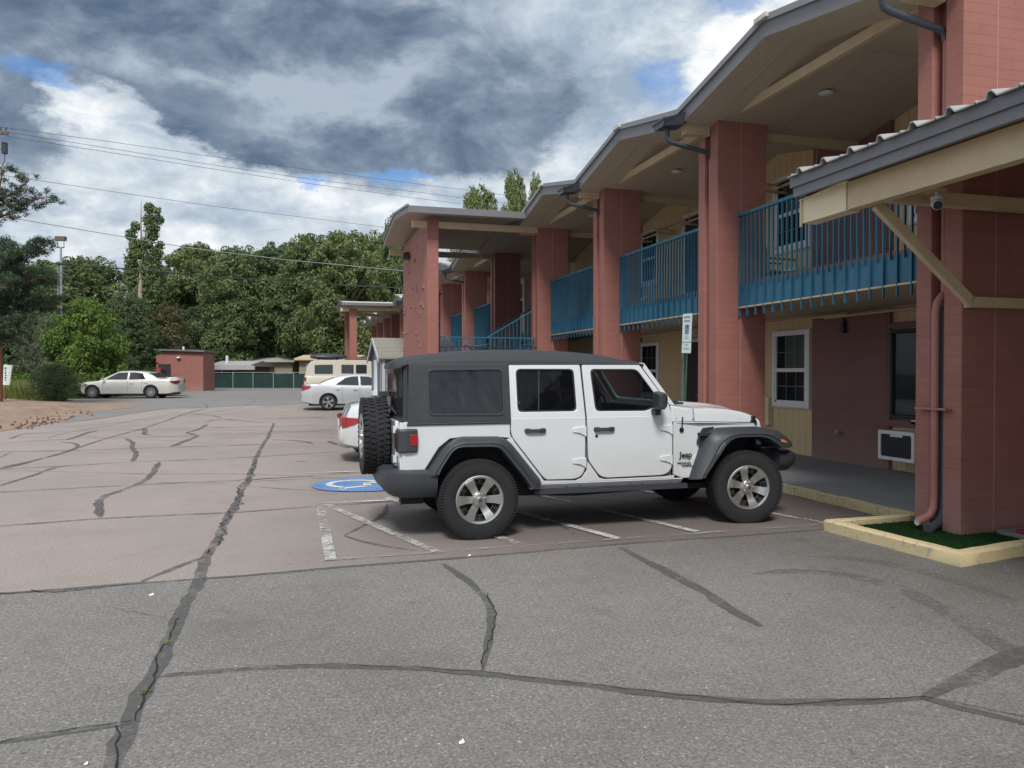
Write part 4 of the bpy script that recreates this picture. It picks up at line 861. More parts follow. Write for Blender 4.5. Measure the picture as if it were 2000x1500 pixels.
def jeep_rim():
    mb = MB(); y = -.125       # outer face towards -y
    mb.lathe([(.222, y + .02), (.240, y + .006), (.240, y - .004), (.230, y - .008), (.212, y - .002), (.208, y + .012)], 56, mi=0)
    mb.lathe([(.208, y + .012), (.200, y + .05), (.190, y + .16)], 40, mi=1); mb.lathe([(.0, y + .12), (.19, y + .12)], 40, mi=2)
    mb.lathe([(0, y + .010), (.035, y + .004), (.062, y + .012), (.078, y + .03)], 30, mi=0); mb.lathe([(0, y - .018), (.022, y - .018), (.030, y - .008), (.032, y + .01)], 24, mi=0); mb.lathe([(0, y - .0195), (.018, y - .0195)], 20, mi=1)
    mb.lathe([(.15, y + .046), (.158, y + .036), (.166, y + .046)], 48, mi=1)
    for k in range(6):
        t = 2 * math.pi * k / 6
        def P(r, a, yy): return (r * math.cos(t) - a * math.sin(t), yy, r * math.sin(t) + a * math.cos(t))
        rows = []
        for r, hw, yy in ((.045, .034, y + .020), (.09, .036, y + .034), (.145, .040, y + .022), (.178, .046, y + .002), (.214, .052, y - .002)):
            rows.append([P(r, -hw, yy), P(r, -hw * .96, yy - .004), P(r, hw * .96, yy - .004), P(r, hw, yy), P(r, hw * .8, yy + .035), P(r, -hw * .8, yy + .035)])
        mb.loft(rows, True, True, 0)
        t += math.pi / 6
        for a in (-.022, .022):
            mb.loft([[P(.168, a - .014, yy), P(.205, a - .017, yy), P(.205, a + .017, yy), P(.168, a + .014, yy)] for yy in (y + .038, y + .05)], True, True, 2)
        mb.loft([[P(.164, -.006, yy), P(.208, -.006, yy), P(.208, .006, yy), P(.164, .006, yy)] for yy in (y + .02, y + .05)], True, True, 1)
    for k in range(5):
        t = R(90) + 2 * math.pi * k / 5; mb.lathe([(0, y - .008), (.008, y - .008), (.0105, y + .0), (.0105, y + .02), (.013, y + .022)], 10, mi=0, center=(.056 * math.cos(t), 0, .056 * math.sin(t)))
    return mb.build('rim', [M_alu, M_alud, M_black], smooth=30, me_only=True)
RM = jeep_rim()
def put_wheel(parent, loc, rz, tyre, rim, steer=0, roll=0, name='wheel'):
    w = bpy.data.objects.new(name, None); COL.objects.link(w); w.empty_display_size = .1; w.parent = parent; w.location = loc; w.rotation_euler = (0, roll, rz + steer)
    link('tyre', tyre, w); link('rim', rim, w); return w

# --- the white four door off-roader, local x forward, y left, z up
def road_dirt(M):
    P = M.node_tree.nodes['Principled BSDF']; t = nd(M, 'ShaderNodeTexCoord'); s3 = nd(M, 'ShaderNodeSeparateXYZ'); lk(M, t.outputs['Object'], s3.inputs[0])
    n = nd(M, 'ShaderNodeTexNoise'); n.inputs['Scale'].default_value = 5; n.inputs['Detail'].default_value = 8; n.inputs['Roughness'].default_value = .7; lk(M, t.outputs['Object'], n.inputs['Vector'])
    r = nd(M, 'ShaderNodeMapRange'); r.inputs[1].default_value = .95; r.inputs[2].default_value = .42; lk(M, s3.outputs[2], r.inputs[0])
    x = nd(M, 'ShaderNodeMix'); x.data_type = 'RGBA'; lk(M, mm(M, 'MULTIPLY', mm(M, 'MULTIPLY', r.outputs[0], n.outputs[0]), .75, cl=True), x.inputs[0]); x.inputs[6].default_value = P.inputs['Base Color'].default_value; x.inputs[7].default_value = (.34, .31, .28, 1)
    lk(M, x.outputs[2], P.inputs['Base Color']); lk(M, mm(M, 'ADD', .10, mm(M, 'MULTIPLY', n.outputs[0], .14)), P.inputs['Roughness'])
road_dirt(M_white)
jp = thing('offroad_suv', 'white four door off-roader with black canvas top and spare wheel, parked nose to the motel', 'suv', (1.74, 8.19, 0))
YB = .795
def up_y(z): return YB - .012 - max(0, z - 1.17) * .17
def side(sg_, off=0.0): return lambda a, b, w: (a, sg_ * (YB + off + w), b)
def sideU(sg_, off=0.0): return lambda a, b, w: (a, sg_ * (up_y(b) + off + w), b)
# core tub
mb = MB(); core = [(-.74, .66), (-.745, 1.14), (2.14, 1.14), (2.14, .5), (.64, .5), (.52, .62), (.34, .84), (.2, .93), (-.2, .93), (-.34, .86), (-.47, .66)]
mb.prism(core, lambda a, b, w: (a, w, b), -.772, .772); tub = mb.build('tub', M_gap, jp, smooth=0)
mb = MB()
mb.box(-.66, 3.2, -.50, .50, .36, .62); mb.box(-.60, .60, -.56, .56, .5, .92); mb.box(2.2, 3.3, -.50, .50, .4, 1.0); mb.box(.6, 2.3, -.72, .72, .42, .5)
mb.tube([(0, -.75, .39), (0, .75, .39)], .05, 10); mb.lathe([(0, -.13), (.12, -.1), (.14, 0), (.12, .1), (0, .13)], 14, 'y', 0, (0, 0, .39)); mb.tube([(3.008, -.75, .39), (3.008, .75, .39)], .045, 10)
mb.tube([(-.78, .35, .42), (-.4, .38, .40)], .09, 12); mb.box(-.72, -.5, -.62, -.45, .33, .5); mb.tube([(2.5, -.45, .36), (3.0, -.5, .36)], .03, 8); mb.box(.8, 1.9, -.45, .45, .33, .40); mb.tube([(.5, -.3, .36), (1.2, -.35, .33), (2.1, -.3, .35)], .04, 8)
mb.build('chassis', M_under, jp, smooth=0)
for sg_ in (-1, 1):
    # rear quarter
    q = [(-.735, .67), (-.735, 1.155), (.342, 1.155), (.342, 1.02), (.36, .975), (.17, .995), (-.13, 1.0), (-.27, .985), (-.38, .9), (-.53, .67)]
    mb = MB(); plate(mb, rounded(q, [.04, .03, .01, .01, .01, 0, 0, 0, 0, .01]), [], .035, .006, side(sg_, -.0)); mb.build('quarter_panel', M_white, jp, smooth=40)
    # rocker and pillar panels
    r = [(.36, .985), (.395, .93), (.665, .585), (.70, .535), (1.04, .525), (1.115, .555), (1.165, .63), (1.172, .72), (1.30, .545), (1.36, .527), (2.04, .53), (2.16, .54), (2.16, .508), (.64, .508), (.60, .55), (.3, .96)]
    mb = MB(); plate(mb, r, [], .035, .004, side(sg_, -.001)); mb.build('rocker_panel', M_white, jp, smooth=40)
    mb = MB(); mb.loft([[(a, sg_ * (YB + .012), .508), (a, sg_ * (YB + .018), .50), (a, sg_ * (YB - .03), .445), (a, sg_ * (YB - .1), .445), (a, sg_ * (YB - .06), .508)] for a in (.56, 2.26)]); mb.build('sill', M_white, jp, smooth=0, bevel=.004)
    mb = MB(); mb.box(.60, 2.32, sg_ * .70, sg_ * .815, .395, .432); mb.box(.60, 2.32, sg_ * .74, sg_ * .80, .432, .446)
    for x in (.95, 1.1, 1.66, 1.8, 2.12, 2.24): mb.lathe([(0, -.004), (.011, -.004), (.011, .004), (0, .004)], 8, 'y', 0, (x, sg_ * (YB - .012), .468))
    mb.build('rock_rail', M_plast, jp, smooth=0, bevel=.006)
    # doors
    for nm, lo, up_o, win, hx, hn in (
        ('door', [(.352, 1.175), (.352, 1.03), (.372, .975), (.41, .925), (.675, .59), (.72, .545), (1.03, .54), (1.105, .57), (1.143, .64), (1.148, 1.175)],
         [(.352, 1.145), (.352, 1.715), (1.118, 1.715), (1.148, 1.145)], [(.425, 1.235), (.425, 1.668), (1.048, 1.668), (1.058, 1.235)], (.49, .72), (1.0, 1.15)),
        ('door', [(1.165, 1.175), (1.180, .735), (1.215, .68), (1.305, .565), (1.375, .54), (2.02, .545), (2.10, .575), (2.135, .64), (2.135, 1.175)],
         [(1.165, 1.145), (1.140, 1.715), (1.79, 1.715), (2.10, 1.30), (2.135, 1.145)], [(1.262, 1.232), (1.228, 1.668), (1.76, 1.668), (1.955, 1.40), (1.955, 1.275), (1.84, 1.228)], (1.235, 1.47), (1.98, 2.13))):
        mb = MB(); plate(mb, rounded(lo, .035), [], .04, .007, side(sg_, .001)); 
        plate(mb, rounded(up_o, .02), [rounded(win, .05)], .035, .005, sideU(sg_, .014)); d = mb.build(nm, M_white, jp, smooth=40)
        w2 = rounded([(a + (.0), b) for a, b in win], .05); cxx = sum(a for a, b in win) / len(win); czz = sum(b for a, b in win) / len(win)
        inn = [(cxx + (a - cxx) * .955, czz + (b - czz) * .94) for a, b in w2]
        mb = MB(); plate(mb, w2, [inn], .03, .004, sideU(sg_, .012)); mb.build('window_seal', M_rub, d, smooth=0)
        mb = MB(); mb.prism(w2, sideU(sg_, .002), -.002, .002); mb.build('window_glass', M_cgl, d, smooth=0)
        # handle with its recess
        a, b = hx; z = 1.045; mb = MB()
        rows = []
        for x, hh, ww in ((a, .012, .008), (a + .012, .026, .03), (a + .05, .027, .036), (a + .075, .019, .040), (b - .075, .019, .040), (b - .05, .027, .036), (b - .012, .026, .03), (b, .012, .008)):
            rows.append([(x, sg_ * (YB + .015), z - hh), (x, sg_ * (YB + .015 + ww), z - hh * .7), (x, sg_ * (YB + .015 + ww), z + hh * .7), (x, sg_ * (YB + .015), z + hh)])
        mb.loft(rows); mb.build('handle', M_plast, d, smooth=40)
        mb = MB(); mb.M = Matrix.Translation(((a + b) / 2, sg_ * (YB + .0195), z)) @ Matrix.Diagonal((1, .25, 1, 1)); mb.lathe([(.050, .0), (.054, .012), (.058, .012), (.062, 0)], 28, 'y'); mb.build('handle_cup', M_white, d, smooth=60)
        if nm == 'door' and a > 1: mb = MB(); mb.lathe([(0, -.004 * 1), (.017, -.004), (.02, .008), (0, .008)], 14, 'y', 0, (1.268, sg_ * (YB + .022), .978)); mb.build('lock', M_plast, d, smooth=60)
        for z in (1.035, .715):
            x0, x1 = hn; mb = MB(); rows = []
            for x, z0_, z1_, h in ((x0, z - .012, z + .025, .008), (x0 + .012, z - .022, z + .040, .018), (x0 + .06, z - .026, z + .044, .024), (x0 + .09, z - .035, z + .044, .024), (x0 + .118, z - .05, z + .048, .022), (x1 - .004, z - .054, z + .048, .022)):
                rows.append([(x, sg_ * (YB + .012), z0_), (x, sg_ * (YB + .014 + h), z0_ + .010), (x, sg_ * (YB + .014 + h), z1_ - .010), (x, sg_ * (YB + .012), z1_)])
            mb.loft(rows); mb.tube([(x1 - .008, sg_ * (YB + .034), z - .055), (x1 - .008, sg_ * (YB + .034), z + .045)], .010, 8); mb.build('hinge', M_white, d, smooth=35)
    # cowl and front fender side
    cw = [(2.152, .545), (2.152, 1.30 - .20), (2.46, 1.10), (3.31, 1.062), (3.31, .98), (2.74, .98), (2.62, .86), (2.41, .505), (2.26, .505)]
    def fside(a, b, w, sg_=sg_): return (a, sg_ * (YB - .002 + w - max(0, a - 2.42) * .19), b)
    mb = MB(); plate(mb, rounded(cw, .012), [], .035, .006, fside); fp = mb.build('fender_panel', M_white, jp, smooth=40)
    mb = MB(); text(mb, 'Jeep', .088, lambda a, b, w, sg_=sg_: (2.295 + (a if sg_ < 0 else -a), sg_ * (YB + .018 + w), .752 + b), bold=.0016, sx=.98); mb.build('badge', M_black2, fp, smooth=0)
    mb = MB(); text(mb, 'WRANGLER', .030, lambda a, b, w, sg_=sg_: (2.275 + (a if sg_ < 0 else -a), sg_ * (YB + .018 + w), .664 + b), bold=.0004); text(mb, 'UNLIMITED', .024, lambda a, b, w, sg_=sg_: (2.312 + (a if sg_ < 0 else -a), sg_ * (YB + .018 + w), .636 + b), bold=.0004); mb.build('badge', M_black2, fp, smooth=0)
    mb = MB()
    for x, z in ((2.185, 1.135), (2.385, 1.128)): mb.lathe([(0, -.01), (.010, -.01), (.010, .01), (0, .01)], 8, 'y', 0, (x, sg_ * (YB - .002), z))
    if sg_ < 0: mb.tube([(2.245, -(YB + .01), 1.02), (2.245, -(YB + .02), 1.02)], .026, 12); mb.tube([(2.245, -(YB + .022), 1.03), (2.252, -(YB + .026), 1.16)], .007, 6)
    mb.build('antenna' if sg_ < 0 else 'bolt', M_black2, fp, smooth=50)
    # vent ahead of the door
    mb = MB(); mb.prism([(2.425, .895), (2.465, .985), (2.505, 1.035), (2.66, 1.045), (2.47, .84)], fside, .010, .030); mb.build('fender_vent', M_plast, fp, smooth=0, bevel=.004)
    # flares: strips lofted round each arch
    def flare(outer, inner, name, prof, n=44, yb=YB, taper=0):
        outer = [((a + 1.74) * 1.0227 - 1.74, 1.63 + (b - 1.63) * 1.0227) for a, b in outer]
        A, B = resample([(a, 0, b) for a, b in outer], n), resample([(a, 0, b) for a, b in inner], n); rows = []
        for p, r in zip(A, B):
            tpy = yb - max(0, p.x - 2.42) * taper
            rows.append([(p.x + (r.x - p.x) * f, sg_ * (y if y > .85 else y - (yb - tpy)), p.z + (r.z - p.z) * f) for f, y in prof])
        mb = MB(); mb.loft(rows, True, True); return mb.build(name, M_plast, jp, smooth=45)
    prof = [(0, .78), (.0, .822), (.10, .862), (.42, .912), (.62, .925), (.70, .918), (.74, .930), (.95, .935), (1.0, .925), (1.0, .60), (.9, .60)]
    flare([(-.545, .655), (-.53, .69), (-.385, .90), (-.33, .955), (-.27, .995), (-.20, 1.015), (.17, 1.012), (.25, .985), (.31, .935), (.60, .58), (.615, .545), (.60, .505)],
          [(-.39, .655), (-.375, .70), (-.27, .86), (-.24, .885), (-.2, .905), (-.15, .908), (.12, .905), (.19, .895), (.23, .865), (.47, .57), (.495, .53), (.52, .49)], 'rear_flare', prof)
    prof2 = [(0, .79), (.0, .83), (.08, .862), (.50, .925), (.66, .938), (.74, .928), (.78, .938), (.95, .942), (1.0, .93), (1.0, .60), (.9, .60)]
    flare([(2.235, .515), (2.25, .56), (2.385, .86), (2.44, .985), (2.50, 1.025), (2.60, 1.045), (2.86, 1.050), (3.14, 1.045), (3.30, 1.01), (3.42, .93), (3.475, .875), (3.485, .83)],
          [(2.465, .515), (2.49, .56), (2.66, .775), (2.72, .855), (2.76, .895), (2.82, .925), (2.90, .935), (3.12, .935), (3.22, .915), (3.30, .87), (3.36, .83), (3.38, .80)], 'front_flare', prof2, taper=.30)
    mb = MB(); mb.loft([[(3.405, sg_ * .86, .905), (3.47, sg_ * .86, .88), (3.48, sg_ * .86, .855), (3.40, sg_ * .86, .875)], [(3.39, sg_ * .945, .905), (3.45, sg_ * .94, .88), (3.46, sg_ * .94, .86), (3.38, sg_ * .945, .875)]]); mb.build('marker_lamp', M_amb, jp, smooth=0, bevel=.003)
    mb = MB(); mb.box(2.45, 3.35, sg_ * .52, sg_ * .86, .955, .985); mb.box(3.2, 3.4, sg_ * .5, sg_ * .84, .80, .82); mb.build('fender_liner', M_under, jp, smooth=0)
    # mirror
    mb = MB(); rows = []
    for x, e in ((1.87, .02), (1.885, .0), (1.93, -.004), (1.965, .02), (1.985, .05)):
        rows.append([(x, sg_ * (.87 + e), 1.245 + e), (x, sg_ * (1.04 - e), 1.255 + e), (x, sg_ * (1.05 - e), 1.42 - e), (x, sg_ * (.86 + e), 1.435 - e)])
    mb.loft(rows); mb.box(1.89, 1.96, sg_ * .79, sg_ * .90, 1.185, 1.25); mb.build('mirror', M_plast, jp, smooth=0, bevel=.014)
    # windscreen pillar
    mb = MB(); mb.loft([[(1.80, sg_ * (up_y(1.71) + .0), 1.735), (1.86, sg_ * (up_y(1.71) + .002), 1.735), (1.88, sg_ * (up_y(1.71) - .06), 1.735), (1.82, sg_ * (up_y(1.71) - .07), 1.735)], [(2.125, sg_ * (YB - .03), 1.29), (2.19, sg_ * (YB - .03), 1.28), (2.20, sg_ * (YB - .11), 1.28), (2.14, sg_ * (YB - .12), 1.29)]]); mb.build('windscreen_pillar', M_white, jp, smooth=0, bevel=.006)
    mb = MB(); mb.loft([[(2.13, sg_ * (YB + .012), 1.10), (2.42, sg_ * (YB + .010), 1.10), (2.42, sg_ * (YB - .10), 1.10), (2.13, sg_ * (YB - .10), 1.10)], [(2.13, sg_ * (YB - .005), 1.28), (2.34, sg_ * (YB - .005), 1.245), (2.34, sg_ * (YB - .12), 1.255), (2.13, sg_ * (YB - .12), 1.29)]]); mb.build('cowl_side', M_white, jp, smooth=0, bevel=.02, seg=3)
# hood, loft from cowl to nose
rows = []
for x, hw, ze, zc in ((2.43, .70, 1.105, 1.275), (2.60, .675, 1.10, 1.278), (2.85, .635, 1.09, 1.262), (3.05, .60, 1.083, 1.228), (3.18, .58, 1.077, 1.19), (3.27, .565, 1.07, 1.15), (3.31, .56, 1.068, 1.12)):
    hw += .06; rows.append([(x, -hw, ze), (x, -hw + .004, ze + (zc - ze) * .45), (x, -hw + .03, ze + (zc - ze) * .80), (x, -hw + .10, zc - .02), (x, -.30, zc - .004), (x, -.27, zc + .014), (x, 0, zc + .02), (x, .27, zc + .014), (x, .30, zc - .004), (x, hw - .10, zc - .02), (x, hw - .03, ze + (zc - ze) * .80), (x, hw - .004, ze + (zc - ze) * .45), (x, hw, ze)])
mb = MB(); mb.loft(rows, True, True); mb.build('hood', M_white, jp, smooth=50)
mb = MB(); mb.loft([[(2.12, -.74, 1.10), (2.12, -.72, 1.28), (2.12, 0, 1.30), (2.12, .72, 1.28), (2.12, .74, 1.10)], [(2.42, -.74, 1.10), (2.42, -.72, 1.245), (2.42, 0, 1.285), (2.42, .72, 1.245), (2.42, .74, 1.10)]]); mb.build('cowl', M_white, jp, smooth=30)
mb = MB(); mb.bar((2.36, -.5, 1.305), (2.24, -.1, 1.33), .02, .02); mb.bar((2.36, .1, 1.31), (2.24, .5, 1.33), .02, .02); mb.box(2.30, 2.40, -.56, -.46, 1.28, 1.305); mb.build('wiper', M_plast, jp, smooth=0)
for sg_ in (-1, 1): mb = MB(); mb.box(3.19, 3.27, sg_ * .60, sg_ * .655, 1.03, 1.10); mb.box(3.205, 3.25, sg_ * .62, sg_ * .66, 1.09, 1.145); mb.build('hood_latch', M_black2, jp, smooth=0, bevel=.01)
# grille and lamps
mb = MB(); plate(mb, rounded([(-.62, .70), (-.62, 1.02), (-.58, 1.11), (.58, 1.11), (.62, 1.02), (.62, .70)], .04), [rounded(rect(-.26 + .08 * k - .022, -.26 + .08 * k + .022, .76, 1.06), .018) for k in range(7)] , .06, .01, lambda a, b, w: (3.33 + w - (b - .7) * .05, a, b)); g_ = mb.build('grille', M_white, jp, smooth=40)
mb = MB(); mb.box(3.26, 3.30, -.60, .60, .70, 1.08); mb.build('radiator', M_black2, g_, smooth=0)
for sg_ in (-1, 1): mb = MB(); mb.lathe([(0, .03), (.06, .025), (.085, .01), (.09, -.02)], 24, 'x', 0, (3.35, sg_ * .44, .92)); mb.build('headlight', M_clear, g_, smooth=60)
# bumpers
def bumper(path, z0, z1, th, name, zend=None, cut=0):
    rows = []; n = len(path)
    for i, (x, y) in enumerate(path):
        a = Vector(path[max(0, i - 1)]); b = Vector(path[min(n - 1, i + 1)]); d = (b - a).normalized(); nn = Vector((d.y, -d.x)); e = (cut if i in (0, n - 1) else 0)
        p = Vector((x, y)); q = p - nn * th
        rows.append([(q.x, q.y, z1 - .01), (p.x - nn.x * .05, p.y - nn.y * .05, z1), (p.x, p.y, z1 - .03), (p.x + nn.x * .01, p.y + nn.y * .01, (z0 + z1) / 2), (p.x - nn.x * .02, p.y - nn.y * .02, z0 + .05 + e), (p.x - nn.x * .07, p.y - nn.y * .07, z0 + e), (q.x, q.y, z0 + .03 + e)])
    mb = MB(); mb.loft(rows, True, True); return mb.build(name, M_plast, jp, smooth=40)
bumper([(-.405, -.885), (-.56, -.89), (-.70, -.885), (-.80, -.83), (-.87, -.72), (-.905, -.55), (-.92, 0), (-.905, .55), (-.87, .72), (-.80, .83), (-.70, .885), (-.56, .89), (-.405, .885)][::-1], .425, .695, .2, 'rear_bumper')
bumper([(3.42, .87), (3.55, .85), (3.67, .78), (3.73, .64), (3.75, 0), (3.73, -.64), (3.67, -.78), (3.55, -.85), (3.42, -.87)][::-1], .54, .76, .16, 'front_bumper')
mb = MB(); mb.box(3.25, 3.56, -.48, .48, .52, .80); mb.loft([[(3.28, y, .82), (3.50, y, .78), (3.50, y, .58), (3.20, y, .55)] for y in (-.72, -.45)]); mb.build('bumper_mount', M_under, jp, smooth=0)
# tail lamps, tailgate and spare wheel
for sg_ in (-1, 1):
    mb = MB(); mb.loft([[(-.60, sg_ * .775, z0), (-.585, sg_ * (.845), z0 + .01), (-.70, sg_ * .85, z0), (-.775, sg_ * .835, z0 + .0), (-.79, sg_ * .70, z0 + .0), (-.745, sg_ * .66, z0)] for z0 in (.855, .88, 1.055, 1.085)], True, True); tl = mb.build('tail_lamp', M_plast, jp, smooth=0, bevel=.02, seg=3)
    mb = MB(); mb.box(-.663, -.588, sg_ * .800, sg_ * .8535, .925, 1.035); mb.build('side_lens', M_lred, tl, smooth=0, bevel=.006)
    mb = MB(); mb.box(-.797, -.77, sg_ * .705, sg_ * .815, .895, 1.05); mb.build('rear_lens', M_lred2, tl, smooth=0, bevel=.006)
mb = MB(); plate(mb, rounded(rect(-.60, .60, .70, 1.155), .03), [], .04, .008, lambda a, b, w: (-.755 + w, a, b)); tg = mb.build('tailgate', M_white, jp, smooth=40)
for z in (.78, 1.07): mb = MB(); mb.box(-.80, -.76, -.64, -.50, z - .035, z + .035); mb.build('hinge', M_white, tg, smooth=0, bevel=.006)
mb = MB(); mb.box(-.757, -.73, -.79, -.61, .69, 1.15); mb.box(-.757, -.73, .61, .79, .69, 1.15); mb.build('rear_corner', M_white, jp, smooth=0, bevel=.006)
mb = MB(); mb.box(-.84, -.77, -.16, .16, .80, 1.10); mb.tube([(-.76, 0, .98), (-.92, 0, .98)], .07, 12); mb.bar((-.8, .1, 1.05), (-.80, .12, 1.40), .05, .04); mb.box(-.86, -.76, .02, .22, 1.38, 1.43); mb.build('spare_carrier', M_plast, jp, smooth=0)
put_wheel(jp, (-.925, 0.02, .965), -math.pi / 2, TS, RM, roll=.3, name='spare_wheel')
mb = MB(); mb.bar((-.79, .1, 1.30), (-.74, -.45, 1.22), .02, .015); mb.build('rear_wiper', M_plast, jp, smooth=0)
# wheels
put_wheel(jp, (0.005, -.80, .39), 0, TY, RM, 0, .0); put_wheel(jp, (3.008, -.80, .39), 0, TY, RM, R(-9), .25)
put_wheel(jp, (0.005, .80, .39), math.pi, TY, RM, 0, .2); put_wheel(jp, (3.008, .80, .39), math.pi, TY, RM, R(-9), .5)
# canvas top
def zroof(x):
    T = [(-.72, 1.755), (-.66, 1.79), (-.58, 1.805), (-.33, 1.835), (-.04, 1.868), (.3, 1.878), (.75, 1.878), (1.15, 1.860), (1.5, 1.825), (1.80, 1.765), (1.86, 1.74)]
    for (a, za), (b, zb) in zip(T, T[1:]):
        if x <= b: return za + (zb - za) * max(0, (x - a)) / (b - a)
    return T[-1][1]
rows = []; q = random.Random(3)
for k in range(34):
    x = -.70 + (1.845 + .70) * k / 33; zc = zroof(x); e = .0 if x > -.5 else 0; ze = 1.712; yr = up_y(1.71) + .018
    wv = .004 * math.sin(k * 2.3) + q.uniform(-.002, .002); pull = .012 * max(0, 1 - abs(x - .35) / .3) + .008 * max(0, 1 - abs(x - 1.13) / .25)
    h = [(yr + .004, ze - .012), (yr + .008, ze + .01 + wv * .5), (yr - .004 + wv, ze + (zc - ze) * .30), (yr - .035, ze + (zc - ze) * .62), (yr - .10, zc - .032 + wv * .4), (.42, zc - .008), (.2, zc - .001), (0, zc + .001)]
    rows.append([(x, -y, z) for y, z in h] + [(x, y, z) for y, z in reversed(h[:-1])])
bk = [(-.735, y * .985, z - .025) for x, y, z in rows[0]]; rows.insert(0, bk)
mb = MB(); mb.loft(rows, True, True); ct = mb.build('canvas_top', M_fab, jp, smooth=60)
for sg_ in (-1, 1):
    wq = rounded([(-.47, 1.225), (-.475, 1.655), (.275, 1.665), (.275, 1.215)], .055)
    mb = MB(); plate(mb, rounded([(-.685, 1.128), (-.66, 1.715), (.345, 1.715), (.345, 1.128)], .012), [wq], .03, .006, sideU(sg_, .026)); mb.build('side_curtain', M_fab, ct, smooth=40)
    cx_, cz_ = -.1, 1.44; win2 = [(cx_ + (a - cx_) * 1.0, cz_ + (b - cz_) * 1.0) for a, b in wq]; wo = [(cx_ + (a - cx_) * 1.03, cz_ + (b - cz_) * 1.05) for a, b in wq]
    mb = MB(); plate(mb, wo, [[(cx_ + (a - cx_) * .985, cz_ + (b - cz_) * .975) for a, b in wq]], .012, .004, sideU(sg_, .044)); mb.build('window_seam', M_fab, ct, smooth=0)
    mb = MB(); nx, nz = 28, 16; rws = []
    for j in range(nz + 1):
        z = 1.21 + (1.67 - 1.21) * j / nz; rws.append([(-.48 + .76 * i / nx, sg_ * (up_y(z) + .034 - .014 * math.sin(math.pi * i / nx) * math.sin(math.pi * j / nz) + .003 * math.sin(i * .9 + j * .5) * math.sin(math.pi * i / nx)), z) for i in range(nx + 1)])
    mb.loft(rws, False, False); mb.build('vinyl_window', M_vinyl, ct, smooth=80)
    mb = MB(); mb.tube([(-.69, sg_ * (up_y(1.15) + .036), 1.130), (.345, sg_ * (up_y(1.15) + .036), 1.134)], .011, 8); mb.tube([(.352, sg_ * (up_y(1.15) + .018), 1.15), (.352, sg_ * (up_y(1.7) + .018), 1.70)], .010, 8)
    mb.tube([(-.68, sg_ * (up_y(1.7) + .024), 1.712), (.35, sg_ * (up_y(1.7) + .026), 1.716), (1.13, sg_ * (up_y(1.7) + .026), 1.722), (1.84, sg_ * (up_y(1.7) + .022), 1.718)], .009, 8); mb.build('top_seam', M_fab, ct, smooth=80)
# rear curtain
def rearm(a, b, w): return (-.672 - .065 * (1 - abs(a / .80) ** 3) - (1.72 - b) * .02 - w, a / .80 * (up_y(b) + .036), b)
for nm, poly, off, mt in (('rear_curtain', rect(-.80, .80, 1.12, 1.74), 0, M_fab), ('vinyl_window', rect(-.66, .66, 1.2, 1.67), .008, M_vinyl)):
    x0, x1 = poly[0][0], poly[1][0]; z0, z1 = poly[0][1], poly[2][1]; mb = MB(); n = 18
    mb.loft([[rearm(x0 + (x1 - x0) * i / n, z0 + (z1 - z0) * j / 6, off) for i in range(n + 1)] for j in range(7)], False, False); mb.build(nm, mt, ct, smooth=80)
# windscreen
mb = MB(); plate(mb, rounded([(-.70, 0), (-.62, .55), (.62, .55), (.70, 0)], .05), [rounded([(-.63, .06), (-.56, .49), (.56, .49), (.63, .06)], .05)], .03, .006, lambda a, b, w: (2.17 - b * .60 + w * .8, a * 1.02, 1.28 + b * .80 + w * .6)); wsf = mb.build('windscreen_frame', M_white, jp, smooth=40)
mb = MB(); mb.add([(2.14, -.64, 1.32), (2.14, .64, 1.32), (1.87, .58, 1.68), (1.87, -.58, 1.68)], [(0, 1, 2, 3)]); mb.build('windscreen_glass', M_cgl, wsf, smooth=0)
# interior seen through the glass
mb = MB()
for x, yy in ((1.25, -.36), (1.25, .36), (.45, -.34), (.45, .34)):
    mb.loft([[(x - .05, yy - .22, 1.0), (x + .10, yy - .22, 1.0), (x + .10, yy + .22, 1.0), (x - .05, yy + .22, 1.0)], [(x - .16, yy - .19, 1.42), (x - .06, yy - .19, 1.42), (x - .06, yy + .19, 1.42), (x - .16, yy + .19, 1.42)]]); mb.box(x - .19, x - .10, yy - .12, yy + .12, 1.45, 1.60)
mb.build('seats', M_seat, jp, smooth=0, bevel=.03)
mb = MB(); mb.box(1.95, 2.12, -.70, .70, 1.10, 1.26); mb.lathe([(.17, -.015), (.185, 0), (.17, .015), (.16, 0)], 24, 'x', 0, (1.80, .36, 1.20), closed=True); mb.build('dashboard', M_seat, jp, smooth=0)
mb = MB()
for sg_ in (-1, 1): mb.tube([(-.55, sg_ * .56, 1.15), (-.15, sg_ * .56, 1.68), (1.1, sg_ * .56, 1.69), (1.80, sg_ * .56, 1.68)], .035, 8); mb.tube([(.62, sg_ * .60, 1.15), (.60, sg_ * .57, 1.69)], .035, 8)
mb.tube([(.6, -.57, 1.68), (.6, .57, 1.68)], .035, 8); mb.build('roll_bar', M_plast, jp, smooth=60)

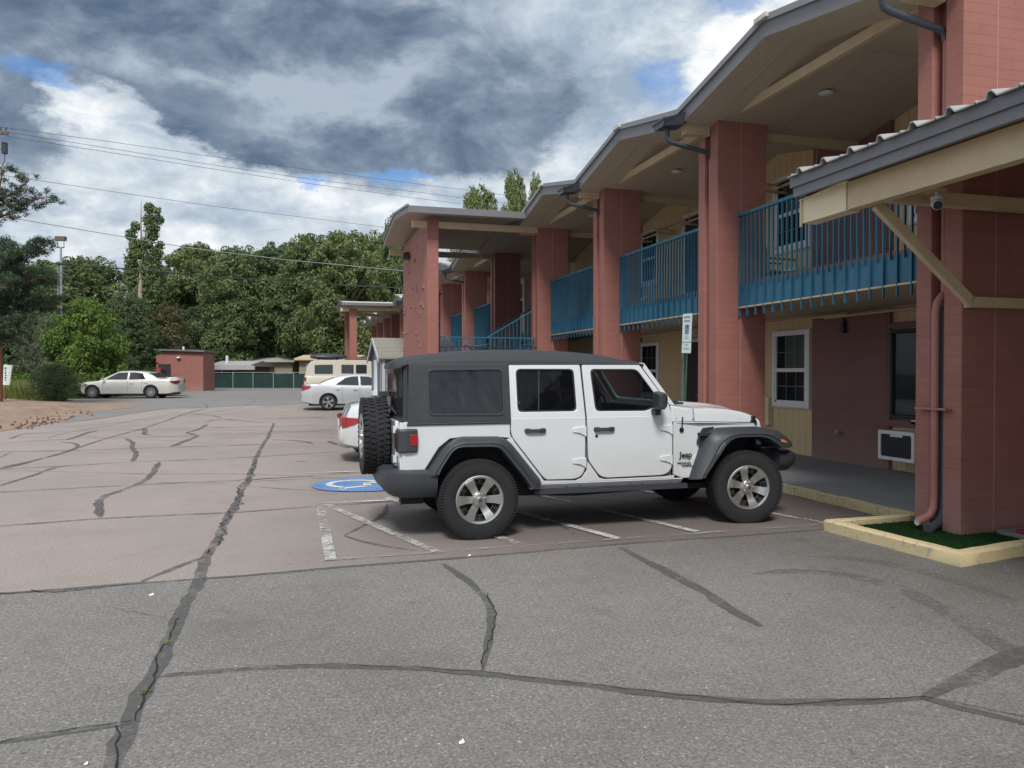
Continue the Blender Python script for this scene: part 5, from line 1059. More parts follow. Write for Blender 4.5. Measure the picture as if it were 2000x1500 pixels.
# --- ordinary cars
def car_wheel(Rr, rr, w=.20, spokes=5, plain=False):
    t = MB(); h = w / 2; t.lathe([(rr - .005, -h * .8), (rr + .01, -h * .95), (Rr - .03, -h), (Rr - .008, -h * .85), (Rr, -h * .6), (Rr, h * .6), (Rr - .03, h), (rr, h * .8)], 36); tm = t.build('tyre', M_tyre, smooth=40, me_only=True)
    mb = MB(); y = -h; mb.lathe([(rr + .004, y + .02), (rr + .006, y - .002), (rr - .008, y - .003), (rr - .014, y + .02)], 36, mi=0); mb.lathe([(rr - .014, y + .02), (rr - .02, y + .12), (0, y + .12)], 30, mi=1 if not plain else 1)
    mb.lathe([(0, y + .0), (.03, y + .002), (.05, y + .02)], 20, mi=0)
    for k in range(spokes):
        a = 2 * math.pi * k / spokes + .3
        def P(r, o, yy): return (r * math.cos(a) - o * math.sin(a), yy, r * math.sin(a) + o * math.cos(a))
        ww = .9 * math.pi * rr / spokes * .42
        mb.loft([[P(r, -q_, yy), P(r, q_, yy), P(r, q_ * .8, yy + .03), P(r, -q_ * .8, yy + .03)] for r, q_, yy in ((.03, .02, y + .005), (rr * .6, ww * .75, y + .002), (rr - .008, ww * 1.1, y + .0))], True, True, 0)
    return tm, mb.build('rim', [M_alu, M_alud], smooth=30, me_only=True)
def car(name, label, cat, loc, rz, paint, Ln, Wd, top, roofp, axles, WR, wh, belt=None, glassx=None, tails='sedan', group=None, bottom=.22, divs=(), lamp=M_lred, two_tone=None, flat=False):
    """top: lower body top line (x,z); roofp: greenhouse top line (x,z); x runs from the tail (0) to the nose"""
    t = thing(name, label, cat, loc, rz, group); hw = Wd / 2
    def lin(T, x):
        if x <= T[0][0]: return T[0][1]
        for (a, za), (b, zb) in zip(T, T[1:]):
            if x <= b: return za + (zb - za) * (x - a) / (b - a)
        return T[-1][1]
    xs_ = sorted(set([0, .02, .08, .2, .4] + [Ln * k / 22 for k in range(2, 21)] + [Ln - .4, Ln - .2, Ln - .08, Ln - .02, Ln])); rows = []
    for x in xs_:
        e = min(x, Ln - x); f = 1 - .34 * max(0, 1 - e / .55) ** 2.6 if not flat else 1 - .1 * max(0, 1 - e / .25) ** 2
        zt = lin(top, x); zb = bottom + (.10 * max(0, 1 - e / .5)); w = hw * f; H = zt - zb
        h = [(0, zb), (w * .80, zb), (w * .955, zb + .05), (w * .99, zb + H * .35), (w, zb + H * .55), (w * .985, zt - .10), (w * .95, zt - .03), (w * .84, zt), (w * .4, zt + .015), (0, zt + .02)]
        rows.append([(x, -y, z) for y, z in h] + [(x, y, z) for y, z in reversed(h[1:-1])])
    mb = MB(); mb.loft(rows, True, True); b = mb.build('body', paint if not two_tone else [paint, two_tone], t, smooth=50)
    cut = MB()
    for ax in axles:
        circ = [((WR + .055) * math.cos(2 * math.pi * k / 32), (WR + .055) * math.sin(2 * math.pi * k / 32)) for k in range(32)]
        for y0_, y1_ in ((-hw - .3, -hw + .24), (hw - .24, hw + .3)): cut.prism(circ, lambda a, b_, w, ax=ax: (ax + a, w, WR + .02 + b_), y0_, y1_)
    co = cut.build('cut', M_under, smooth=0); co.parent = t; md = b.modifiers.new('arches', 'BOOLEAN'); md.object = co; md.operation = 'DIFFERENCE'; md.solver = 'EXACT'
    dg = bpy.context.evaluated_depsgraph_get(); dg.update(); nm = bpy.data.meshes.new_from_object(b.evaluated_get(dg)); b.modifiers.clear(); b.data = nm; nm.name = 'body'
    nm.shade_smooth(); nm.set_sharp_from_angle(angle=R(35)); bpy.data.objects.remove(co)
    mb = MB(); mb.box(.3, Ln - .3, -hw + .27, hw - .27, bottom - .04, bottom + .25)
    for ax in axles: mb.box(ax - WR - .03, ax + WR + .03, -hw + .235, hw - .235, bottom, WR * 2 + .03)
    mb.build('underbody', M_under, t, smooth=0)
    # greenhouse
    wb = hw * .90; zb_ = min(lin(top, roofp[0][0]), lin(top, roofp[-1][0])) - .04; zr = max(z for x, z in roofp); wr = hw * (.68 if not flat else .84)
    def gy(z): return wb - (z - zb_) / (zr - zb_) * (wb - wr)
    rows = []
    gx_ = [roofp[0][0] + (roofp[-1][0] - roofp[0][0]) * k / 26 for k in range(27)]
    for x in gx_:
        z = lin(roofp, x); yy = gy(z); h = [(wb + .0, zb_), (gy(zb_ + (z - zb_) * .5), zb_ + (z - zb_) * .5), (yy + .004, z - .03), (yy - .03, z - .005), (yy * .6, z + .006), (0, z + .012)]
        rows.append([(x, -y, zz) for y, zz in h] + [(x, y, zz) for y, zz in reversed(h[:-1])])
    mb = MB(); mb.loft(rows, True, True); r = mb.build('roof', paint, t, smooth=40)
    gl = glassx or []
    for sg_ in (-1, 1):
        for poly in gl:
            mb = MB(); mb.prism(rounded(poly, .03), lambda a, b_, w, sg_=sg_: (a, sg_ * (gy(b_) + .004 + w), b_), -.02, .004); mb.build('side_window', M_dgl, r, smooth=0)
    def pane(x0, x1, nm_):
        mb = MB(); rw = []
        for k in range(6):
            x = x0 + (x1 - x0) * k / 5; z = lin(roofp, x); yy = (gy(z) - .05); rw.append([(x, yy * j / 5, z + .018 - .012 * abs(j / 5) ** 2) for j in range(-5, 6)])
        mb.loft(rw, False, False); mb.build(nm_, M_dgl, r, smooth=80)
    if tails != 'van':
        pane(roofp[0][0] + .10, roofp[1][0] if len(roofp) < 5 else roofp[2][0] - .12, 'rear_window'); pane(roofp[-3][0] + .12, roofp[-1][0] - .10, 'windscreen')
    tm, rm = wh
    for ax in axles:
        put_wheel(t, (ax, -hw + .115, WR), 0, tm, rm, roll=ax); put_wheel(t, (ax, hw - .115, WR), math.pi, tm, rm, roll=ax)
    for sg_ in (-1, 1):
        zt = lin(top, .15)
        if tails == 'sedan':
            mb = MB(); rw = []
            for x, ff in ((.02, .0), (.06, .0), (.14, .02), (.24, .05), (.36, .11)):
                e = x; f = 1 - .34 * max(0, 1 - e / .55) ** 2.6; w = hw * f
                rw.append([(x - .012, sg_ * (w * .62 if x < .03 else w * .97), zt - .27 + ff * 1.2), (x - .012, sg_ * (w * .66 if x < .03 else w * 1.012), zt - .26 + ff * 1.2), (x - .012, sg_ * (w * .66 if x < .03 else w * 1.0), zt - .07 - ff * .15), (x - .012, sg_ * (w * .6 if x < .03 else w * .9), zt - .06 - ff * .2)])
            mb.loft(rw); mb.build('tail_lamp', lamp, t, smooth=40)
            mb = MB(); zz = lin(top, Ln - .25); mb.loft([[(Ln - .42, sg_ * hw * .985, zz - .10), (Ln - .42, sg_ * hw * .985, zz - .05), (Ln - .42, sg_ * hw * .8, zz + .01), (Ln - .42, sg_ * hw * .8, zz - .10)], [(Ln - .02, sg_ * hw * .74, zz - .20), (Ln - .02, sg_ * hw * .74, zz - .10), (Ln - .10, sg_ * hw * .5, zz - .04), (Ln - .01, sg_ * hw * .5, zz - .20)]]); mb.build('headlight', M_clear, t, smooth=0)
        for x in divs:
            mb = MB(); z0_, z1_ = bottom + .14, lin(top, x) - .03; mb.loft([[(x + d, sg_ * (hw * 1.0 + .0025 - (.02 if u_ > .8 else .006 if u_ < .2 else 0)), z0_ + (z1_ - z0_) * u_) for d in (-.004, .004)] for u_ in (0, .25, .5, .8, 1)], False, False); mb.build('door_seam', M_rub, t, smooth=0)
        for x in [d - .28 for d in divs][:2] if tails == 'sedan' else []:
            mb = MB(); mb.tube([(x, sg_ * (hw - .0), lin(top, x) - .17), (x + .02, sg_ * (hw + .03), lin(top, x) - .165), (x + .16, sg_ * (hw + .03), lin(top, x) - .165), (x + .18, sg_ * hw, lin(top, x) - .17)], .014, 6); mb.build('handle', paint, t)
        if len(roofp) > 3: mb = MB(); xx = roofp[-1][0] - .28; mb.box(xx - .05, xx + .05, sg_ * (hw - .03), sg_ * (hw + .17), lin(top, xx) + .02, lin(top, xx) + .14); mb.build('mirror', paint, t, smooth=0, bevel=.02)
    mb = MB(); mb.box(-.005, .02, -.26, .26, .66, .78) if tails == 'sedan' else mb.box(-.005, .02, -.2, .2, .5, .6); mb.build('number_plate', M_clear, t, smooth=0)
    return t
W5 = car_wheel(.325, .225); W12 = car_wheel(.34, .215, .2, 14)
camtop = [(0, .62), (.03, .80), (.07, 1.00), (.14, 1.085), (.35, 1.10), (.8, 1.085), (1.2, 1.03), (3.4, .98), (3.7, .97), (4.35, .82), (4.65, .70), (4.76, .55), (4.8, .5)]
camroof = [(.62, 1.06), (1.0, 1.23), (1.45, 1.39), (1.9, 1.455), (2.3, 1.475), (2.75, 1.45), (3.2, 1.24), (3.70, .97)]
camwin = [[(1.35, 1.05), (1.75, 1.33), (2.0, 1.385), (2.28, 1.40), (2.30, 1.02)], [(2.38, 1.02), (2.36, 1.40), (2.72, 1.385), (3.05, 1.22), (3.36, 1.02)]]
car('silver_sedan', 'silver sedan parked nose in behind the white sedan, in front of the cream van', 'car', (.33, 33.35, gz(0, 33.3)), 0, M_silver, 4.8, 1.82, camtop, camroof, (1.06, 3.84), .325, W5, glassx=camwin, divs=(1.62, 2.34, 3.4))
car('white_sedan', 'white sedan mostly hidden behind the off-roader, its red tail lamp showing by the spare wheel', 'car', (.80, 14.75, 0), 0, M_white, 4.5, 1.78,
    [(0, .60), (.02, .66), (.04, .74), (.13, .80), (.17, 1.0), (.22, 1.06), (.4, 1.08), (.8, 1.06), (1.2, 1.0), (3.2, .96), (3.5, .95), (4.1, .80), (4.4, .65), (4.5, .5)],
    [(.60, 1.05), (.95, 1.22), (1.35, 1.37), (1.8, 1.43), (2.15, 1.44), (2.5, 1.42), (3.0, 1.2), (3.5, .95)], (.95, 3.60), .315, W5, glassx=[[(a - .1, b - .03) for a, b in p] for p in camwin], divs=(1.5, 2.25, 3.2))
p = at(352, 41.6)
gm_top = [(0, .60), (.03, .88), (.10, 1.0), (.3, 1.04), (1.1, 1.02), (1.6, .98), (3.6, .95), (4.0, .94), (4.9, .84), (5.25, .76), (5.35, .6), (5.4, .5)]
gm_roof = [(.95, 1.02), (1.25, 1.22), (1.6, 1.38), (2.0, 1.44), (2.5, 1.46), (3.0, 1.43), (3.45, 1.20), (3.95, .95)]
gm_win = [[(1.62, 1.02), (1.78, 1.32), (2.15, 1.375), (2.42, 1.38), (2.44, 1.0)], [(2.54, 1.0), (2.52, 1.38), (3.0, 1.36), (3.28, 1.20), (3.62, 1.0)]]
car('beige_sedan', 'long beige sedan side on at the far left, nose to the shrubs', 'car', (p.x + .1, p.y, p.z), math.pi - R(15.9) * .55, M_beige, 5.4, 1.96, gm_top, gm_roof, (1.32, 4.23), .335, W12, glassx=gm_win, divs=(1.75, 2.48, 3.7), lamp=mat('burgundy lamp lens', (.22, .015, .02), .25, coat=.4))
p = at(356, 45.4)
car('white_sedan', 'white sedan parked just beyond the long beige sedan, only its tail showing', 'car', (p.x, p.y, p.z), math.pi - R(15.9) * .55, M_white, 4.8, 1.82, camtop, camroof, (1.06, 3.84), .325, W5, glassx=camwin, divs=(2.34,))
p = at(334, 55)
car('red_pickup', 'dark red pickup facing the lot, pale windscreen showing in front of the red block hut', 'pickup', (p.x - .9, p.y + 4.4, p.z), -math.pi / 2 - R(12), M_redp, 5.2, 1.85,
    [(0, .9), (.1, 1.02), (1.7, 1.02), (1.8, 1.05), (3.6, 1.05), (4.9, 1.0), (5.1, .9), (5.2, .6)], [(1.75, 1.05), (1.95, 1.55), (2.1, 1.70), (2.7, 1.74), (3.1, 1.70), (3.35, 1.45), (3.75, 1.05)], (1.1, 4.2), .37, W5, glassx=[[(2.15, 1.1), (2.2, 1.6), (2.95, 1.6), (3.3, 1.1)]], tails='van')
# cream van with its roof box
pv = (.55, 43.2, gz(0, 43))
vt = car('camper_van', 'cream camper van with pop roof line and side windows, beyond the silver sedan', 'van', pv, 0, M_vbeige, 5.1, 1.9, [(0, .6), (.03, 1.15), (.06, 1.2), (3.9, 1.2), (4.3, 1.1), (4.95, .95), (5.06, .7), (5.1, .5)],
    [(.05, 1.2), (.12, 1.62), (.30, 1.93), (.55, 2.02), (3.3, 2.04), (3.55, 1.98), (4.35, 1.15)], (1.0, 3.9), .33, W5, glassx=[[(.55, 1.30), (.55, 1.78), (1.50, 1.80), (1.50, 1.30)], [(1.95, 1.32), (1.95, 1.80), (2.6, 1.80), (2.6, 1.32)], [(2.72, 1.32), (2.72, 1.80), (3.3, 1.80), (3.3, 1.32)]], tails='van', flat=True, divs=(1.85,))
for sg_ in (-1, 1): mb = MB(); mb.box(-.01, .10, sg_ * .78, sg_ * .955, .95, 1.12); mb.build('tail_lamp', M_lred, vt, smooth=0)
mb = MB(); rows = []
for k in range(13):
    x = k / 12; e = math.sin(math.pi * min(1, max(0, x * .92 + .04))) ** .4; rows.append([(x * 1.95, .38 * e * math.cos(t), .15 + .17 * e * math.sin(t)) for t in [2 * math.pi * j / 14 for j in range(14)]])
mb.loft(rows); mb.box(.4, .45, -.45, .45, -.03, .02); mb.box(1.4, 1.45, -.45, .45, -.03, .02)
tag(mb.build('roof_cargo_box', mat('black roof box', (.03, .035, .045), .35), None, (pv[0] + .35, pv[1], pv[2] + 2.09), smooth=50), 'dark cargo box on the roof of the cream camper van', 'cargo box')

# ------------------------------------------------------------------ vegetation
def leaves_mesh(name, blobs, n, size, mats, seed, up=.35, shell=.55, aspect=.55, core=0):
    """blobs: (x,y,z,rx,ry,rz); n leaf faces spread over them, denser towards each blob's skin"""
    g = np.random.default_rng(seed); B = np.array(blobs, float); w = B[:, 3] * B[:, 5] + B[:, 3] * B[:, 4]; w /= w.sum()
    idx = g.choice(len(B), n, p=w); d = g.normal(size=(n, 3)); d /= np.linalg.norm(d, axis=1)[:, None]
    r = shell + (1.0 - shell) * g.random(n) ** .6 + np.abs(g.normal(size=n)) * .13; r *= 1 + .10 * np.sin(d[:, 0] * 7 + idx) * np.sin(d[:, 2] * 6 + idx * 2)
    P = B[idx, :3] + d * r[:, None] * B[idx, 3:6]
    nr = d + g.normal(size=(n, 3)) * .6 + np.array([0, 0, up]); nr /= np.linalg.norm(nr, axis=1)[:, None]
    t = np.cross(nr, g.normal(size=(n, 3))); t /= np.linalg.norm(t, axis=1)[:, None]; b = np.cross(nr, t)
    s = size * (.55 + .9 * g.random(n)); a = (t * s[:, None]); c = (b * (s * aspect)[:, None]); bend = nr * (s * .18)[:, None]
    V = np.empty((n, 4, 3)); V[:, 0] = P - a - bend; V[:, 1] = P + c; V[:, 2] = P + a - bend; V[:, 3] = P - c
    me = bpy.data.meshes.new(name); me.vertices.add(n * 4); me.vertices.foreach_set('co', V.reshape(-1)); me.loops.add(n * 4); me.loops.foreach_set('vertex_index', np.arange(n * 4, dtype=np.int32))
    me.polygons.add(n); me.polygons.foreach_set('loop_start', np.arange(0, n * 4, 4, dtype=np.int32)); me.polygons.foreach_set('loop_total', np.full(n, 4, dtype=np.int32))
    me.materials.append(mats); me.update(calc_edges=True); return me
L_mid = leaf_mat('mid green leaves', (.085, .125, .060), (.215, .275, .120))
L_dark = leaf_mat('dark green leaves', (.065, .100, .056), (.160, .212, .102))
L_lite = leaf_mat('bright young leaves', (.06, .115, .03), (.215, .31, .085))
L_grey = leaf_mat('grey green leaves', (.06, .10, .045), (.22, .29, .15))
L_brown = leaf_mat('brown green leaves', (.07, .070, .038), (.21, .20, .11))
L_pine = leaf_mat('pine needles', (.030, .055, .040), (.11, .165, .10), .15)
L_silver = leaf_mat('silvery leaves', (.06, .08, .045), (.28, .32, .22))
L_grass = leaf_mat('tall grass', (.10, .13, .04), (.34, .36, .14))
L_yel = leaf_mat('yellow green leaves', (.10, .135, .062), (.25, .30, .135))
def crown(seed, h, w, base=.25, nb=44, kind='round'):
    q = random.Random(seed); out_ = []
    for k in range(nb):
        t = (k + .5) / nb; z = base + (1 - base) * t; prof = math.sin(math.pi * min(1, (t * .86 + .12))) ** .55 if kind == 'round' else (1 - t) ** .7 * .9 + .12
        a = q.uniform(0, 6.28); rr = q.uniform(.25, .80) * prof * w / 2; s = w * q.uniform(.11, .22) * (.55 + .5 * prof)
        out_.append((rr * math.cos(a), rr * math.sin(a), z * h - s * .3, s, s, s * q.uniform(.6, .85)))
    for k in range(nb * 3):
        a = q.uniform(0, 6.28); t = q.uniform(.15, 1); prof = math.sin(math.pi * min(1, t * .86 + .12)) ** .55; rr = q.uniform(.7, 1.12) * prof * w / 2; s = w * q.uniform(.025, .075)
        out_.append((rr * math.cos(a), rr * math.sin(a), (base + (1 - base) * t) * h * q.uniform(.97, 1.03), s, s, s * .8))
    return out_
def trunk_mesh(seed, h, r, w, base, nl=9):
    q = random.Random(seed); mb = MB(); P = [(q.uniform(-.03, .03) * h * t, q.uniform(-.03, .03) * h * t, h * .88 * t) for t in (0, .12, .3, .5, .7, .9)]
    mb.tube(P, [r * 1.25, r, r * .85, r * .6, r * .35, r * .1], 8)
    for k in range(nl):
        t = base * .8 + (1 - base) * .75 * (k + .5) / nl; z = h * t; a = q.uniform(0, 6.28); L_ = w * q.uniform(.25, .45); p0 = Vector((0, 0, z)); p1 = Vector((L_ * .5 * math.cos(a), L_ * .5 * math.sin(a), z + L_ * .45)); p2 = Vector((L_ * math.cos(a), L_ * math.sin(a), z + L_ * .8))
        mb.tube([p0, p1, p2], [r * .45, r * .28, r * .06], 6)
    return mb
PROT = {}
def proto(key, h, w, base, n, size, lm, bark, seed, r=.22, kind='round', nb=44):
    cm = leaves_mesh(key + '_crown', crown(seed, h, w, base, nb, kind), n, size, lm, seed); tm = trunk_mesh(seed, h, r, w, base).build('trunk', bark, smooth=60, me_only=True); PROT[key] = (cm, tm, h, w)
proto('a', 12, 8.5, .16, 42750, 0.126, L_mid, M_bark, 11); proto('b', 12, 8, .12, 39900, 0.126, L_dark, M_bark, 12); proto('c', 12, 8, .18, 39900, 0.126, L_yel, M_bark, 13)
proto('d', 12, 7.5, .10, 31350, 0.118, L_brown, M_bark, 14); proto('e', 5, 4.2, .04, 25650, 0.074, L_lite, M_bark, 15, .08); proto('f', 12, 7, .25, 21375, 0.126, L_yel, M_bark, 16, .2)
proto('g', 3, 3.2, .02, 17100, 0.052, L_grey, M_bark, 17, .05); proto('h', 8, 4.2, .06, 31350, 0.096, L_dark, M_bark, 18, .12, 'cone'); proto('s', 3, 2.6, .02, 12825, 0.048, L_silver, M_bark, 19, .04)
used = {}
def tree(key, px, Z, ytop, wpx, label, cat='tree', group=None, name='tree', rz=None, gzv=None):
    cm, tm, h, w = PROT[key]; p = at(px, Z); H = hz(ytop, Z) - p.z; Wd_ = wpx * Z / FOC
    t = thing(name, label, cat, p, rnd.uniform(0, 6.28) if rz is None else rz, group); t.scale = (Wd_ / w, Wd_ / w, H / h)
    link('trunk', tm, t); link('crown', cm, t); return t
TG = 'trees in the belt behind the far fence'
for key, px, Z, yt, wp, lab in (
    ('a', 175, 76, 512, 210, 'broad mid green tree at the left end of the belt, beyond the bright sapling'), ('b', 80, 80, 520, 210, 'dark tree behind the pine and the street lamp'),
    ('b', 250, 57, 578, 110, 'dark low tree under the tall poplar'), ('c', 385, 84, 484, 190, 'rounded olive tree right of the poplar, above the red block hut'),
    ('a', 470, 76, 492, 170, 'mid green tree second to the right of the poplar'), ('b', 545, 80, 484, 170, 'dark tree in the middle of the belt, above the green fence'),
    ('a', 610, 76, 470, 170, 'tall mid green tree left of the two lobed crown'), ('c', 675, 74, 460, 170, 'tall olive tree with a two lobed crown near the far canopy'),
    ('f', 735, 84, 462, 130, 'thin crowned tree with sky showing through, left of the motel end wall'), ('a', 785, 80, 430, 120, 'tall tree rising right beside the motel end wall'),
    ('b', 400, 76, 600, 150, 'dark bushy tree directly behind the red block hut'), ('d', 318, 60, 600, 110, 'brownish green tree left of the red block hut'),
    ('d', 445, 79, 615, 120, 'brown scrubby tree above the low flat roof'), ('b', 545, 84, 560, 140, 'low dark tree behind the green mesh fence'),
    ('a', 520, 80, 575, 130, 'brighter green low tree over the right end of the low flat roof'), ('b', 620, 79, 565, 140, 'low dark tree above the beige house'),
    ('d', 700, 80, 590, 120, 'brownish low tree seen between the far canopy and the van'), ('b', 760, 80, 560, 130, 'dark low tree seen under the far canopy roof'),
    ('b', 350, 86, 560, 150, 'shadowy tree between the poplar and the olive tree'), ('a', 120, 54, 600, 160, 'low mid green tree behind the street lamp post')):
    tree(key, px, Z, yt, wp, lab, group=TG)
for px, yt, wp, Z, lab in ((935, 372, 110, 58, 'leafy treetop showing over the motel roof, lowest and leftmost of three'), (1003, 342, 70, 60, 'narrow treetop showing over the motel roof, tallest of three'), (1048, 350, 50, 60, 'small treetop showing over the motel roof beside the first gable')):
    tree('f', px, Z, yt, wp, lab, group='treetops above the motel roof')
tree('e', 168, 43, 588, 140, 'bright yellow green young tree behind the shrubs left of the beige sedan'); tree('e', 150, 50, 640, 110, 'second bright sapling, lower, right behind the street lamp post')
tree('h', 262, 52, 615, 80, 'dark conical evergreen above the beige sedan'); tree('h', 228, 50, 640, 70, 'smaller dark evergreen above the nose of the beige sedan')
tree('b', 210, 48, 660, 110, 'dark broad bush right behind the nose of the beige sedan', 'bush', name='bush'); tree('s', 60, 44, 632, 70, 'tall silvery bush with pale leaf tips near the pine', 'bush', name='bush')
tree('s', 100, 43, 622, 70, 'tall silvery bush beside the street lamp post', 'bush', name='bush'); tree('g', 108, 36.4, 712, 84, 'rounded grey green shrub on the edge of the dirt', 'shrub', name='shrub'); tree('g', 140, 40, 728, 50, 'small grey green shrub next to the nose of the beige sedan', 'shrub', name='shrub')
tree('e', 128, 43, 700, 70, 'bright green climbing bush behind the grey green shrubs', 'bush', name='bush'); tree('b', 20, 48, 640, 160, 'dark thicket at the left edge behind the pine', 'bush', name='bush'); tree('g', -40, 42, 660, 120, 'grey green bush at the very left edge', 'bush', name='bush')
tree('b', -60, 60, 480, 300, 'large dark tree at the left edge behind the pine')
# hedge
hp = at(48, 42); mb_ = []
for k in range(16): x = -1.6 + .22 * k; mb_.append((x, 0, .75, .35, .45, .55)); mb_.append((x, 0, .35, .35, .45, .4))
h_ = link('hedge', leaves_mesh('hedge', mb_, 9000, .06, L_lite, 5, shell=.75), None, hp, 0); h_.rotation_euler = (0, 0, -YAW); tag(h_, 'clipped bright green hedge behind the tall grass', 'hedge')
# poplar
pp = at(286, 60); po = thing('poplar_tree', 'tall narrow poplar with a split top and pale bare trunk', 'tree', pp)
Hp = hz(398, 60) - pp.z; q = random.Random(9); bl = []
def colm(x, z0, z1, w):
    n = int((z1 - z0) / (w * .55)) + 1
    for k in range(n): z = z0 + (z1 - z0) * k / max(1, n - 1); ww = w * (1 - .45 * (k / n)) * q.uniform(.75, 1.15); bl.append((x + q.uniform(-.2, .2), q.uniform(-.3, .3), z, ww * .5, ww * .5, ww * .55))
colm(.35, 6.5, Hp - .3, 1.6); colm(1.0, 7.5, Hp - .7, 1.1); colm(-.9, 8.6, Hp - 1.8, 1.2); colm(-1.0, 5.0, 7.4, 1.0); colm(1.1, 5.2, 7.2, .8); colm(.9, 4, 7.5, .9); colm(-.5, 5.5, 9.5, .8)
lm = leaves_mesh('crown', bl, 15000, .11, L_mid, 31, shell=.3); link('crown', lm, po)
mb = MB(); mb.tube([(.1, -.6, 0), (.05, -.9, 4), (-.05, -.8, 7.5), (-.3, 0, 10.5), (-.35, 0, Hp - 1.5), (-.3, 0, Hp + .3)], [.32, .26, .18, .10, .05, .01], 8); mb.tube([(.05, 0, 4), (.4, 0, 7.5), (.5, 0, 11), (.55, 0, Hp - 1)], [.18, .13, .08, .02], 6); mb.tube([(0, 0, 6), (-.6, 0, 8), (-.9, 0, 10.5), (-.85, 0, 12.4)], [.12, .09, .05, .01], 6)
for k in range(7): mb.tube([(-.3 + .05 * k, 0, 9 + .4 * k), (-.5 + .12 * k, .1, 11.5 + .5 * k)], [.03, .008], 5)
mb.build('trunk', M_barkl, po, smooth=60)
po.rotation_euler = (0, 0, -YAW)
# big pine at the left edge
pn = at(-8, 32.5); pi_ = thing('pine_tree', 'big dark pine with orange trunk at the left edge, one branch high above', 'tree', pn, -YAW)
mb = MB(); mb.tube([(0, 0, -.2), (.03, 0, 2), (-.05, 0, 5), (-.1, 0, 9), (-.1, 0, 13)], [.26, .22, .19, .14, .06], 10)
bl = []; q = random.Random(21); S_ = 32.5 / FOC
def branch(pts, cl, r0=.07, dens=7):
    P_ = [Vector(((a + 8) * S_, dpt, CH + (728 - b) * S_ - pn.z)) for a, b, dpt in pts]; mb.tube(P_, [r0 * (1 - .8 * k / (len(P_) - 1)) for k in range(len(P_))], 6)
    for p_ in resample([tuple(v) for v in P_], cl):
        for _ in range(dens if min(p_[1] for p_ in pts) > 440 else 3):
            s = q.uniform(.12, .26); o = Vector((q.uniform(-.42, .42), q.uniform(-.6, .6), q.uniform(-.22, .36))); bl.append((*(p_ + o), s, s, s * .75)); mb.tube([p_, p_ + o], [.015, .006], 4, caps=False)
branch([(-8, 380, 0), (10, 400, .3), (45, 392, .4), (80, 380, .5)], 12); branch([(-8, 420, 0), (10, 360, -.2), (22, 330, -.3)], 9); branch([(-8, 430, 0), (15, 420, 0), (30, 405, .2)], 7); branch([(-8, 395, 0), (20, 372, .5), (44, 345, .6)], 7)
branch([(-8, 560, 0), (20, 520, -.5), (60, 505, -.8), (118, 492, -1.0)], 18); branch([(-8, 500, 0), (10, 480, .2), (12, 478, .3)], 5); branch([(-8, 600, 0), (40, 560, -.3), (95, 545, -.5)], 16); branch([(-8, 640, 0), (30, 600, .6), (90, 590, 1)], 16)
branch([(-8, 650, 0), (30, 640, -.6), (80, 630, -.8)], 12); branch([(-8, 540, 0), (20, 540, .8), (70, 530, 1.2)], 14); branch([(-8, 580, 0), (-40, 560, 0), (-80, 540, .5)], 10); branch([(-8, 600, 0), (20, 570, -1), (60, 565, -1.6)], 12); branch([(-8, 655, 0), (20, 660, -.6), (45, 655, -.8)], 8)
mb.build('trunk', M_barkp, pi_, smooth=60); link('crown', leaves_mesh('crown', bl, 48000, .085, L_pine, 41, shell=.05, aspect=.16, up=.5), pi_)
# tall grass on the bank and weeds
gp = []; q = random.Random(8); mb = MB()
for k in range(3600):
    px, py = q.uniform(-60, 70), q.uniform(770, 785); 
    if q.random() < .12: px = q.uniform(60, 120); py = q.uniform(778, 786)
    b = G(px, py); hh = q.uniform(.35, 1.15) * (1 if px < 60 else .3); a = q.uniform(0, 6.28); l = q.uniform(.05, .3); w = .012
    mb.add([(b.x - w * c_, b.y + w * s_, b.z), (b.x + w * c_, b.y - w * s_, b.z), (b.x + l * math.cos(a) * .5 + w * .5, b.y + l * math.sin(a) * .5, b.z + hh * .7), (b.x + l * math.cos(a), b.y + l * math.sin(a), b.z + hh)], [(0, 1, 2, 3)])
tag(mb.build('tall_grass', L_grass, smooth=0, recalc=False), 'pale tall grass along the edge of the dirt', 'grass', kind='stuff')
# dirt bank with cones and clods
poly = [(-420, 800), (-200, 779), (0, 777), (70, 781), (150, 784), (230, 787), (275, 791), (255, 797), (190, 803), (150, 813), (110, 824), (60, 834), (0, 843), (-200, 872), (-420, 905)]
P_ = [G(*p) for p in poly]; ctr = sum(P_, Vector()) / len(P_); mb = MB(); K = len(P_); rows = []
for t in [k / 14 for k in range(15)]:
    r_ = []
    for p in P_:
        v = p.lerp(ctr, t); v.z = gz(v.x, v.y) + .009 + .22 * (min(1, t * 1.6)) ** 1.3 * (1 if v.x < -9 else .3) + (q.uniform(-.015, .015) if t > .1 else 0); r_.append(tuple(v))
    rows.append(r_)
mb.loft(rows, True, False); o = mb.build('dirt_bank', M_dirt, smooth=80)
tag(o, kind='structure')
mb = MB()
for k in range(130):
    px, py = q.gauss(60, 60), q.uniform(798, 838); py = 838 - (838 - py) * (1 if px < 60 else .55) - max(0, px - 60) * .2
    b = G(px, py, .03); s = q.uniform(.03, .075); mb.add([(b.x + s * math.cos(t) * q.uniform(.6, 1.1), b.y + s * math.sin(t) * q.uniform(.6, 1.1), b.z) for t in (0, 1.2, 2.4, 3.8, 5)] + [(b.x, b.y, b.z + s * .9)], [(0, 1, 5), (1, 2, 5), (2, 3, 5), (3, 4, 5), (4, 0, 5)])
tag(mb.build('pine_cones', mat('cone brown', (.10, .045, .03), .9), smooth=0), 'fallen pine cones scattered over the brown dirt', 'pine cones', kind='stuff')
